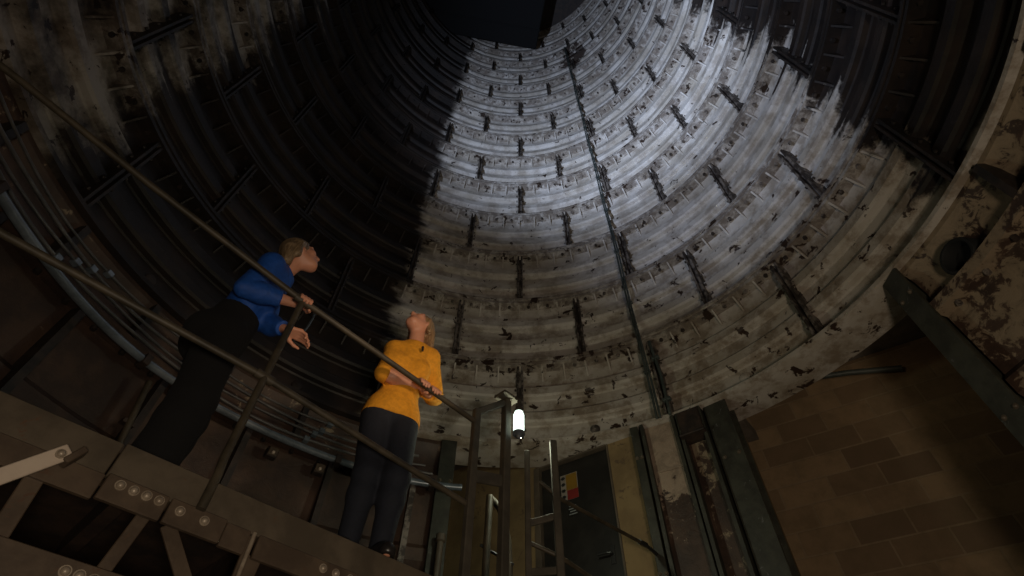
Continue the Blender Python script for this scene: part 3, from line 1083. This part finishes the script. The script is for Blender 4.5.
SP = thing('short_conduit', 'short dark conduit beside the foot of the twin drop conduit', 'conduit', cyl(32.6, R - 0.02, Z0 + 0.1))
mb = MB()
mb.tube([cyl(32.2, R - 0.02, Z0 + 0.02), cyl(32.5, R - 0.02, Z0 + 0.5), cyl(32.0, R - 0.02, Z0 + 1.0)], 0.016, 8)
mb.build('pipe', M['drop'], SP, smooth=True)
for z in (0.2, 0.75):
    mb = MB()
    mb.box(cyl(32.35, R - 0.012, Z0 + z), (0.08, 0.045, 0.03), Matrix.Rotation(-32 * D2R, 3, 'Z'), bev=0.003)
    mb.build('saddle_clip', M['drop'], SP)

PP = thing('wall_pipe', 'dark curved pipe crossing the top right corner of the block wall', 'pipe', bwall(0.9, 5.3, -0.1))
mb = MB()
q0 = [bwall(-0.25, 5.50, -0.06), bwall(0.2, 5.53, -0.06), bwall(0.6, 5.50, -0.06), bwall(0.95, 5.42, -0.06), bwall(1.4, 5.28, -0.06)]
mb.tube(q0, 0.03, 12)
mb.build('run', M['drop'], PP, smooth=True)

HP = thing('drain_socket', 'round black pipe socket set in the rusty wall above the heavy right column', 'pipe', cyl(82.4, R + 0.02, 4.33))
c = cyl(82.4, R + 0.11, 4.325)
n = (cyl(82.4, 0, 4.325) - c).normalized()
mb = MB()
seg = 28
prof = [(0.125, -0.03), (0.125, 0.10), (0.118, 0.11), (0.102, 0.11), (0.096, 0.10), (0.094, 0.015)]
x = Vector((0, 0, 1))
y = n.cross(x)
vs_ = [c + (x * math.cos(2 * math.pi * k / seg) + y * math.sin(2 * math.pi * k / seg)) * r_ + n * h_ for r_, h_ in prof for k in range(seg)]
fs = [(j * seg + k, j * seg + (k + 1) % seg, (j + 1) * seg + (k + 1) % seg, (j + 1) * seg + k) for j in range(len(prof) - 1) for k in range(seg)]
fs.append(tuple((len(prof) - 1) * seg + k for k in range(seg)))
mb.add(vs_, fs)
mb.build('socket', M['hole'], HP, smooth=True)

# ------------------------------------------------------------------ people (one continuous surface each, from a smooth distance field)
class Field:
    def __init__(s, lo, hi, res):
        s.lo = np.array(lo, float)
        s.res = res
        s.n = np.ceil((np.array(hi, float) - s.lo) / res).astype(int) + 1
        s.f = np.full(s.n, 0.2, np.float32)

    def grid(s, lo, hi):
        i0 = np.clip(np.floor((np.array(lo) - s.lo) / s.res).astype(int), 0, s.n - 1)
        i1 = np.clip(np.ceil((np.array(hi) - s.lo) / s.res).astype(int) + 1, 1, s.n)
        ax = [s.lo[k] + np.arange(i0[k], i1[k]) * s.res for k in range(3)]
        P = np.stack(np.meshgrid(*ax, indexing='ij'), -1)
        return (slice(i0[0], i1[0]), slice(i0[1], i1[1]), slice(i0[2], i1[2])), P

    def comb(s, sl, d, k, sub=False):
        a = s.f[sl]
        d = d.astype(np.float32)
        if sub:
            d = -d
            if k > 0:
                h = np.clip(0.5 - 0.5 * (a - d) / k, 0, 1)
                s.f[sl] = a + (d - a) * h + k * h * (1 - h)
            else:
                s.f[sl] = np.maximum(a, d)
            return
        if k > 0:
            h = np.clip(0.5 + 0.5 * (d - a) / k, 0, 1)
            s.f[sl] = d + (a - d) * h - k * h * (1 - h)
        else:
            s.f[sl] = np.minimum(a, d)

    def cap(s, a, b, ra, rb, k=0.02, grow=0.0, sub=False, flat=None):
        a, b = np.array(a, float), np.array(b, float)
        ra, rb = ra + grow, rb + grow
        mg = max(ra, rb) + k + 0.1
        sl, P = s.grid(np.minimum(a, b) - mg, np.maximum(a, b) + mg)
        if P.size == 0:
            return
        ab = b - a
        t = np.clip(((P - a) @ ab) / max(ab @ ab, 1e-9), 0, 1)
        q = P - (a + t[..., None] * ab)
        if flat is not None:            # squash along an axis: (axis, factor)
            ax = np.array(flat[0], float)
            ax = ax / np.linalg.norm(ax)
            c_ = q @ ax
            q = q + (c_ * (1 / flat[1] - 1))[..., None] * ax
        s.comb(sl, np.linalg.norm(q, axis=-1) - (ra + t * (rb - ra)), k, sub)

    def ell(s, c, rad, axes, k=0.02, grow=0.0, sub=False):
        c = np.array(c, float)
        rad = np.array(rad, float) + grow
        mg = rad.max() + k + 0.1
        sl, P = s.grid(c - mg, c + mg)
        if P.size == 0:
            return
        q = (P - c) @ np.array(axes, float).T
        k0 = np.linalg.norm(q / rad, axis=-1)
        k1 = np.linalg.norm(q / rad ** 2, axis=-1)
        s.comb(sl, k0 * (k0 - 1) / np.maximum(k1, 1e-6), k, sub)

    def cut(s, p, n, k=0.0):
        """keep the side the normal n points away from"""
        ax = [s.lo[q] + np.arange(s.n[q]) * s.res for q in range(3)]
        n = np.array(n, float)
        n = n / np.linalg.norm(n)
        p = np.array(p, float)
        d = (ax[0][:, None, None] - p[0]) * n[0] + (ax[1][None, :, None] - p[1]) * n[1] + (ax[2][None, None, :] - p[2]) * n[2]
        s.f = np.maximum(s.f, d.astype(np.float32))

    def mesh(s):
        f = s.f
        ins = f < 0
        nx, ny, nz = f.shape
        cnt = np.zeros((nx - 1, ny - 1, nz - 1), np.int8)
        for dx in (0, 1):
            for dy in (0, 1):
                for dz in (0, 1):
                    cnt += ins[dx:nx - 1 + dx, dy:ny - 1 + dy, dz:nz - 1 + dz]
        act = (cnt > 0) & (cnt < 8)
        idx = np.full(act.shape, -1, np.int64)
        cells = np.argwhere(act)
        idx[act] = np.arange(len(cells))
        acc = np.zeros((len(cells), 3))
        num = np.zeros(len(cells))
        E = []
        for ax in range(3):
            o = [(0, 0), (0, 1), (1, 0), (1, 1)]
            for u, v in o:
                p0 = [0, 0, 0]
                oth = [k for k in range(3) if k != ax]
                p0[oth[0]], p0[oth[1]] = u, v
                p1 = list(p0)
                p1[ax] = 1
                a = f[cells[:, 0] + p0[0], cells[:, 1] + p0[1], cells[:, 2] + p0[2]]
                b = f[cells[:, 0] + p1[0], cells[:, 1] + p1[1], cells[:, 2] + p1[2]]
                c = (a < 0) != (b < 0)
                t = np.where(c, a / np.where(c, a - b, 1), 0)
                pt = np.array(p0)[None, :] + t[:, None] * (np.array(p1) - np.array(p0))[None, :]
                acc[c] += pt[c]
                num[c] += 1
        vert = s.lo + (cells + acc / np.maximum(num, 1)[:, None]) * s.res
        quads = []
        for ax in range(3):
            sl0 = [slice(None)] * 3
            sl1 = [slice(None)] * 3
            sl0[ax] = slice(0, -1)
            sl1[ax] = slice(1, None)
            ch = ins[tuple(sl0)] != ins[tuple(sl1)]
            e = np.argwhere(ch)
            oth = [k for k in range(3) if k != ax]
            ok = (e[:, oth[0]] > 0) & (e[:, oth[1]] > 0) & (e[:, oth[0]] < f.shape[oth[0]] - 1) & (e[:, oth[1]] < f.shape[oth[1]] - 1)
            e = e[ok]
            flip = ins[e[:, 0], e[:, 1], e[:, 2]]
            if ax == 1:
                flip = ~flip
            q = []
            for u, v in ((1, 1), (0, 1), (0, 0), (1, 0)):
                c = e.copy()
                c[:, oth[0]] -= u
                c[:, oth[1]] -= v
                q.append(idx[c[:, 0], c[:, 1], c[:, 2]])
            q = np.stack(q, 1)
            q[~flip] = q[~flip][:, ::-1]
            quads.append(q)
        return vert, np.concatenate(quads)

    def obj(s, name, mat, parent, smooth_it=1):
        v, q = s.mesh()
        o0 = np.array(parent_origin(parent))
        me = bpy.data.meshes.new(name)
        me.from_pydata((v - o0).tolist(), [], q.tolist())
        me.materials.append(mat)
        me.update()
        me.shade_smooth()
        o = bpy.data.objects.new(name, me)
        COL.objects.link(o)
        o.parent = parent
        if smooth_it:
            md = o.modifiers.new('smooth', 'SMOOTH')
            md.factor = 0.5
            md.iterations = smooth_it
        return o


def V(*a):
    return np.array(a, float)


def unit(v):
    return v / np.linalg.norm(v)


def head_prims(F, hd, grow=0.0):
    c, f, u, r = hd['c'], hd['f'], hd['u'], hd['r']
    ax = np.stack([r, f, u])
    F.ell(c + u * 0.028 - f * 0.012, (0.071, 0.090, 0.082), ax, 0.0)
    F.ell(c - u * 0.035 + f * 0.026, (0.054, 0.060, 0.078), ax, 0.035)
    F.cap(c - u * 0.088 + f * 0.060 - r * 0.012, c - u * 0.088 + f * 0.060 + r * 0.012, 0.022, 0.022, 0.03)     # chin
    for sg in (-1, 1):
        F.cap(c - u * 0.075 + f * 0.045 + r * sg * 0.02, c - u * 0.03 - f * 0.012 + r * sg * 0.052, 0.018, 0.018, 0.03)   # jaw line
        F.ell(c - u * 0.012 + f * 0.062 + r * sg * 0.040, (0.022, 0.018, 0.018), ax, 0.03)                             # cheek
        F.ell(c + u * 0.012 + f * 0.088 + r * sg * 0.031, (0.017, 0.014, 0.012), ax, 0.012, sub=True)                  # eye socket
        F.ell(c + u * 0.010 + f * 0.072 + r * sg * 0.031, (0.013, 0.013, 0.013), ax, 0.004)                            # lid
        F.cap(c + u * 0.030 + f * 0.080 + r * sg * 0.012, c + u * 0.028 + f * 0.066 + r * sg * 0.050, 0.009, 0.008, 0.012)   # brow
        F.ell(c - u * 0.008 - f * 0.006 + r * sg * 0.076, (0.009, 0.018, 0.030), ax, 0.008)                            # ear
    F.cap(c + u * 0.020 + f * 0.084, c - u * 0.022 + f * 0.106, 0.009, 0.012, 0.012)                                   # nose
    for sg in (-1, 1):
        F.ell(c - u * 0.027 + f * 0.093 + r * sg * 0.011, (0.009, 0.011, 0.008), ax, 0.008)
    F.cap(c - u * 0.050 + f * 0.080 - r * 0.018, c - u * 0.050 + f * 0.080 + r * 0.018, 0.009, 0.009, 0.012)           # upper lip mound
    F.cap(c - u * 0.062 + f * 0.079 - r * 0.014, c - u * 0.062 + f * 0.079 + r * 0.014, 0.009, 0.009, 0.010)


def grip_hand(c, axis, up, body, rr, hand=1):
    """fingers closed round a rail of radius rr at c; body = direction from the rail to the person"""
    axis, up, body = unit(axis), unit(up), unit(body)
    P = []

    def at(deg, rad, off):
        a = deg * D2R
        return c + axis * off * hand + (-body * math.cos(a) + up * math.sin(a)) * rad
    wrist = at(148, rr + 0.098, 0.0)
    for i in range(4):
        off = (1.5 - i) * 0.0195
        ln = (0.9, 1.0, 0.96, 0.82)[i]
        kn = at(112, rr + 0.020, off)
        P.append((at(148, rr + 0.082, off * 0.55), kn, 0.0135, 0.0105))
        pr = kn
        for q, dg in enumerate((112 - 62 * ln, 112 - 112 * ln, 112 - 156 * ln)):
            nx = at(dg, rr + 0.009, off * 1.02)
            P.append((pr, nx, 0.0098 - 0.0008 * q, 0.0090 - 0.0008 * q))
            pr = nx
    th = [at(150, rr + 0.075, 0.030), at(178, rr + 0.035, 0.050), at(212, rr + 0.012, 0.052), at(250, rr + 0.010, 0.044)]
    for q in range(3):
        P.append((th[q], th[q + 1], (0.0135, 0.0112, 0.0098)[q], (0.0112, 0.0098, 0.0085)[q]))
    return wrist, P


def open_hand(w_, d, n, hand=1):
    """relaxed hand from wrist w_ pointing along d, palm normal n"""
    d = unit(d)
    n = unit(n - d * (n @ d))
    s_ = np.cross(d, n) * hand
    P = []
    for i in range(4):
        off = (1.5 - i) * 0.020
        ln = (0.93, 1.0, 0.95, 0.78)[i]
        kn = w_ + d * (0.088 - abs(i - 1.2) * 0.004) + s_ * off
        P.append((w_ + d * 0.01 + s_ * off * 0.55, kn, 0.014, 0.0108))
        pr, ang = kn, 12 + 6 * i
        for q, l in enumerate((0.042, 0.027, 0.021)):
            a = ang * D2R
            nx = pr + (d * math.cos(a) + n * math.sin(a)) * l * ln
            P.append((pr, nx, 0.0096 - 0.0009 * q, 0.0089 - 0.0009 * q))
            pr = nx
            ang += 24 + 5 * i
    p0 = w_ + d * 0.02 + s_ * 0.024
    p1 = p0 + d * 0.030 + s_ * 0.028 + n * 0.014
    p2 = p1 + d * 0.032 + s_ * 0.010 + n * 0.012
    p3 = p2 + d * 0.026 - s_ * 0.002 + n * 0.010
    for a, b, ra, rb in ((p0, p1, 0.0145, 0.0115), (p1, p2, 0.0112, 0.0100), (p2, p3, 0.0098, 0.0084)):
        P.append((a, b, ra, rb))
    return P


def torso_prims(F, J, fwd, right, g=0.0, k=0.05, w=1.0):
    pel, ch, nk = J['pelvis'], J['chest'], J['neck']
    w = J.get('w', 1.0)
    up = unit(ch - pel)
    rt = unit(right - up * (right @ up))
    fw = np.cross(up, rt)
    ax = np.stack([rt, fw, up])
    wst = pel * 0.52 + ch * 0.48
    F.ell(pel, (0.155, 0.112, 0.135), ax, k, g)
    F.ell(wst, (0.126 * w, 0.092, 0.14), ax, k, g)
    F.ell(ch - fw * 0.005, (0.142 * w, 0.104, 0.165), ax, k, g)
    F.ell(ch * 0.5 + nk * 0.5 - fw * 0.012, (0.132 * w, 0.085, 0.09), ax, k, g)
    for sg in (-1, 1):
        F.ell(ch + rt * sg * 0.068 + fw * 0.075 - up * 0.01, (0.056, 0.044, 0.058), ax, 0.035, g)
        F.ell(pel + rt * sg * 0.07 - fw * 0.065 - up * 0.04, (0.085, 0.075, 0.09), ax, 0.03, g)
    return rt, fw, up


def limb(F, pts, rads, g=0.0, k=0.025):
    for i in range(len(pts) - 1):
        F.cap(pts[i], pts[i + 1], rads[i], rads[i + 1], k, g)


def foot_prims(F, ank, fdir, g=0.0):
    heel = V(ank[0], ank[1], ZP + 0.035) - fdir * 0.035
    ball = V(ank[0], ank[1], ZP + 0.030) + fdir * 0.105
    toe = V(ank[0], ank[1], ZP + 0.024) + fdir * 0.160
    F.cap(ank, heel, 0.038, 0.034, 0.02, g)
    F.cap(ank - V(0, 0, 0.01), ball, 0.036, 0.034, 0.025, g)
    F.cap(heel, ball, 0.034, 0.036, 0.02, g)
    F.cap(ball, toe, 0.036, 0.026, 0.015, g)


def make_person(J, fwd, right, head_f, head_u, grips, opens, label, top_mat, top_name, leg_mat, hair_mat, hair_fn, sleeve, hem, neck_open, leg_r, top_grow=0.012):
    root = thing('person', label, 'person', tuple(V((J['ankR'][0] + J['ankL'][0]) / 2, (J['ankR'][1] + J['ankL'][1]) / 2, ZP)))
    fwd, right = unit(fwd), unit(right)
    hf = unit(head_f)
    hu = unit(head_u - hf * (head_u @ hf))
    hr = np.cross(hf, hu)
    hd = dict(c=J['head'], f=hf, u=hu, r=hr)
    allp = np.array([J[k] for k in J if not k.startswith('foot') and k not in ('w', 'tt')])
    lo, hi = allp.min(0) - 0.26, allp.max(0) + 0.26
    lo[2] = ZP - 0.03
    hands = {}
    for sd, g_ in grips.items():
        wr, P = grip_hand(*g_)
        hands[sd] = (wr, P)
    for sd, g_ in opens.items():
        hands[sd] = (g_[0], open_hand(*g_))
    arm_r = [0.054, 0.045, 0.037, 0.024]

    def arm(F, sd, g=0.0, upto=1.0, k=0.03, G=None):
        G = G or F
        sh, el = J['sh' + sd], J['el' + sd]
        wr = hands[sd][0]
        fore = el + (wr - el) * upto
        mid = el + (wr - el) * min(upto, 0.3)
        F.cap(J['chest'] * 0.25 + J['neck'] * 0.75, sh, 0.06, 0.050, 0.04, g)
        F.cap(sh, el, 0.050, 0.038, k, g)
        G.cap(el, mid, 0.038, 0.039, k, g)
        G.cap(mid, fore, 0.039, 0.039 + (0.024 - 0.039) * (min(1, max(0, (upto - 0.3) / 0.7))), k, g)
        return fore, unit(wr - el)

    # body
    F = Field(lo, hi, 0.0062)
    torso_prims(F, J, fwd, right)
    for sd in 'RL':
        limb(F, [J['hip' + sd], J['knee' + sd], J['knee' + sd] * 0.72 + J['ank' + sd] * 0.28, J['ank' + sd]], [0.083, 0.055, 0.056, 0.034])
        foot_prims(F, J['ank' + sd], J.get('foot' + sd, fwd))
        arm(F, sd)
    F.cap(J['neck'] - V(0, 0, 0.03), J['head'] - hu * 0.035 - hf * 0.012, 0.056, 0.050, 0.03)
    HF = Field(J['head'] - 0.2, J['head'] + 0.2, 0.0062)
    HF.lo = F.lo
    head_f_ = Field(lo, hi, 0.0062)
    head_prims(head_f_, hd)
    F.f = np.where(head_f_.f < 0.15, 0, F.f * 0) + F.f if False else F.f
    a, d = F.f, head_f_.f
    k = 0.02
    h = np.clip(0.5 + 0.5 * (d - a) / k, 0, 1)
    F.f = d + (a - d) * h - k * h * (1 - h)
    for sd in 'RL':
        for a_, b_, ra, rb in hands[sd][1]:
            F.cap(a_, b_, ra, rb, 0.006)
    body = F.obj('body', M['skin'], root, 1)
    # eyes and lips
    for sg in (-1, 1):
        mb = MB()
        c_ = Vector(hd['c'] + hu * 0.010 + hf * 0.0765 + hr * sg * 0.031)
        f_ = Vector(hf)
        mb.tube([c_ - f_ * 0.006, c_ + f_ * 0.004, c_ + f_ * 0.0085, c_ + f_ * 0.0105], [0.011, 0.0105, 0.007, 0.002], 12)
        mb.build('eye', M['eye'], root, smooth=True)
    mb = MB()
    for dz, off in ((-0.0515, 0.0885), (-0.0605, 0.0875)):
        p_ = [hd['c'] + hu * (dz - 0.002 * abs(q)) + hf * (off - 0.003 * q * q) + hr * q * 0.0095 for q in (-2, -1, 0, 1, 2)]
        mb.tube([Vector(x_) for x_ in p_], [0.002, 0.0042, 0.0048, 0.0042, 0.002], 8)
    mb.build('lips', M['lip'], root, smooth=True)
    # top
    T = Field(lo, hi, 0.0075)
    torso_prims(T, J, fwd, right, top_grow)
    up = unit(J['chest'] - J['pelvis'])
    T.cap(J['chest'] * 0.6 + J['neck'] * 0.4, J['neck'] - V(0, 0, 0.02), 0.09, 0.068, 0.04, top_grow * 0.6)
    if hem > 0:
        for sd in 'RL':
            T.cap(J['hip' + sd], J['hip' + sd] * 0.75 + J['knee' + sd] * 0.25, leg_r[0] + 0.003, leg_r[0] + 0.003, 0.03)
    T.cut(J['pelvis'] - up * hem, -up)
    T.cut(J['neck'] + neck_open[0] * unit(J['neck'] - J['chest']), unit(J['neck'] - J['chest']) + neck_open[1] * fwd)
    for sd in 'RL':
        A = Field(lo, hi, 0.0075)
        B_ = Field(lo, hi, 0.0075)
        fore, ad = arm(A, sd, top_grow + 0.001, sleeve[sd], G=B_)
        B_.cut(fore + ad * 0.012, ad)
        A.f = np.minimum(A.f, B_.f)
        k = 0.045
        a, d = T.f, A.f
        h = np.clip(0.5 + 0.5 * (d - a) / k, 0, 1)
        T.f = d + (a - d) * h - k * h * (1 - h)
    T.obj(top_name, top_mat, root, 2)
    # trousers
    L = Field(lo, hi, 0.0075)
    torso_prims(L, J, fwd, right, 0.006 if 'tt' not in J else 0.03)
    L.cut(J['pelvis'] + up * J.get('tt', 0.075), up)
    for sd in 'RL':
        an = J['ank' + sd] - V(0, 0, 0.02)
        limb(L, [J['hip' + sd], J['knee' + sd], J['knee' + sd] * 0.72 + an * 0.28, an], leg_r, 0.0, 0.035)
    L.cut(V(0, 0, ZP + 0.035), V(0, 0, -1))
    L.obj('trousers', leg_mat, root, 2)
    # shoes
    for sd in 'RL':
        S = Field(J['ank' + sd] - V(.24, .24, .14), J['ank' + sd] + V(.24, .24, .1), 0.006)
        foot_prims(S, J['ank' + sd], J.get('foot' + sd, fwd), 0.013)
        S.cut(V(0, 0, ZP + 0.004), V(0, 0, -1))
        S.cut(J['ank' + sd] + V(0, 0, 0.012), V(0, 0, 1))
        S.obj('shoe', M['shoe'], root, 1)
    # hair
    Hf = Field(J['head'] - V(.3, .3, .34), J['head'] + V(.3, .3, .26), 0.0065)
    hair_fn(Hf, hd)
    Hf.obj('hair', hair_mat, root, 1)
    return root


def hair_back(F, hd):
    """shoulder length hair falling straight down behind a tipped back head"""
    c, f, u, r = hd['c'], hd['f'], hd['u'], hd['r']
    ax = np.stack([r, f, u])
    F.ell(c + u * 0.032 - f * 0.018, (0.083, 0.098, 0.092), ax, 0.0)
    bk = c - f * 0.075 + u * 0.01
    for q in (-1, -.5, 0, .5, 1):
        a = bk + r * q * 0.055 - f * (0.012 * (1 - abs(q)))
        F.cap(a, a + V(0, 0, -0.13) - f * V(1, 1, 0) * 0.02, 0.032, 0.026, 0.025)
        F.cap(a + V(0, 0, -0.13) - f * V(1, 1, 0) * 0.02, a + V(0, 0, -0.20), 0.026, 0.012, 0.02)
    for sg in (-1, 1):
        F.cap(c + r * sg * 0.072 + u * 0.03 + f * 0.012, c + r * sg * 0.078 - f * 0.05 - u * 0.05, 0.018, 0.018, 0.02)
    F.ell(c - u * 0.035 + f * 0.075, (0.064, 0.070, 0.092), ax, 0.012, sub=True)
    F.ell(c + u * 0.045 + f * 0.105, (0.062, 0.062, 0.052), ax, 0.015, sub=True)
    F.cut(c + f * 0.040, unit(f - u * 0.25))


def hair_bob(F, hd):
    c, f, u, r = hd['c'], hd['f'], hd['u'], hd['r']
    ax = np.stack([r, f, u])
    F.ell(c + u * 0.034 - f * 0.020, (0.084, 0.098, 0.092), ax, 0.0)
    bk = c - f * 0.07 + u * 0.005
    for q in (-1, -.5, 0, .5, 1):
        a = bk + r * q * 0.06 - f * (0.012 * (1 - abs(q)))
        F.cap(a, a - u * 0.07 - f * 0.025 + V(0, 0, -0.03), 0.036, 0.030, 0.03)
    for sg in (-1, 1):
        F.cap(c + r * sg * 0.074 + u * 0.04 - f * 0.005, c + r * sg * 0.078 - f * 0.045 - u * 0.055, 0.018, 0.022, 0.02)
    F.ell(c - u * 0.04 + f * 0.085, (0.066, 0.070, 0.105), ax, 0.012, sub=True)
    F.ell(c + u * 0.045 + f * 0.105, (0.062, 0.062, 0.052), ax, 0.015, sub=True)
    F.cut(c + f * 0.038, unit(f - u * 0.25))


def rail_pt(s):
    z = 2.287 + (2.186 - 2.287) * (s + 0.16) / 0.88 if s < 0.72 else 2.186 + (2.112 - 2.186) * (s - 0.72) / 1.3
    return np.array(pl(s, z, 0))


ux, un = np.array(DX), np.array(DN)
UP = V(0, 0, 1)

# woman in the mustard sweater
JY = dict(pelvis=V(-0.700, 2.545, 3.500), hipR=V(-0.775, 2.520, 3.44), hipL=V(-0.625, 2.565, 3.44), kneeR=V(-0.745, 2.500, 3.06), kneeL=V(-0.590, 2.515, 3.05),
          ankR=V(-0.770, 2.545, 2.695), ankL=V(-0.615, 2.570, 2.690), chest=V(-0.655, 2.525, 3.805), neck=V(-0.640, 2.510, 4.015), head=V(-0.632, 2.480, 4.190),
          shR=V(-0.755, 2.460, 3.935), shL=V(-0.535, 2.545, 3.955), elR=V(-0.768, 2.398, 3.682), elL=V(-0.480, 2.690, 3.740), w=0.88,
          footR=unit(V(0.15, -1, 0)), footL=unit(V(0.45, -0.9, 0)))
for _k in ('pelvis', 'hipR', 'hipL', 'chest', 'neck', 'head', 'shR', 'shL', 'elR', 'elL'):
    JY[_k] = (JY[_k] - V(0, 0, 1.5)) * (1.015 if _k != 'elR' else 1.004) + V(0, 0, 1.5)
fy = unit(V(0.34, -0.94, 0))
ry = unit(V(-0.94, -0.34, 0))
make_person(JY, fy, ry, V(-0.36, -0.72, 0.56), V(0.25, 0.50, 0.83),
            dict(R=(rail_pt(1.575), ux, UP, -un, 0.0165, 1), L=(rail_pt(1.665), ux, UP, -un, 0.0165, -1)), {},
            'person in mustard yellow sweater and navy trousers at the rail, head tipped back',
            M['sweater'], 'sweater', M['navy'], M['fair'], hair_back, dict(R=0.04, L=0.62), 0.06, (0.012, 0.25), [0.094, 0.070, 0.066, 0.052])
mc = thing('clip_microphone', 'tiny black microphone clipped at the neck of the mustard sweater', 'microphone', (-0.572, 2.452, 3.945))
mb = MB()
mb.tube([(-0.572, 2.446, 3.935), (-0.572, 2.444, 3.948), (-0.571, 2.442, 3.958)], [0.007, 0.009, 0.006], 10)
mb.build('capsule', M['black'], mc, smooth=True)
mb = MB()
mb.box((-0.572, 2.452, 3.938), (0.012, 0.014, 0.024), bev=0.002)
mb.build('clip', M['black'], mc)

# woman in the blue top
fb = unit(V(0.8, 0.6, 0))
rb_ = unit(V(0.6, -0.8, 0))
JB = dict(pelvis=V(-1.560, 1.990, 3.545), hipR=V(-1.500, 1.915, 3.48), hipL=V(-1.600, 2.060, 3.48), kneeR=V(-1.455, 1.930, 3.07), kneeL=V(-1.565, 2.100, 3.09),
          ankR=V(-1.480, 1.935, 2.695), ankL=V(-1.600, 2.100, 2.695), chest=V(-1.470, 1.950, 3.850), neck=V(-1.385, 1.920, 4.050), head=V(-1.318, 1.900, 4.185),
          shR=V(-1.380, 1.800, 3.950), shL=V(-1.490, 2.055, 3.985), elR=V(-1.420, 1.765, 3.690), elL=V(-1.400, 2.060, 3.730), footR=fb, footL=fb, tt=0.16)
wl = V(-1.245, 2.000, 3.630)
make_person(JB, fb, rb_, V(0.77, 0.42, 0.50), V(-0.42, -0.28, 0.85),
            dict(R=(rail_pt(0.73), ux, UP, -un, 0.0165, 1)), dict(L=(wl, V(0.75, 0.50, 0.02), V(-0.2, -0.4, -0.9), 1)),
            'person in bright blue top and black trousers leaning on the rail in profile',
            M['blouse'], 'blouse', M['blackcloth'], M['ash'], hair_bob, dict(R=0.62, L=0.85), -0.06, (0.0, 0.25), [0.115, 0.098, 0.096, 0.10], 0.016)
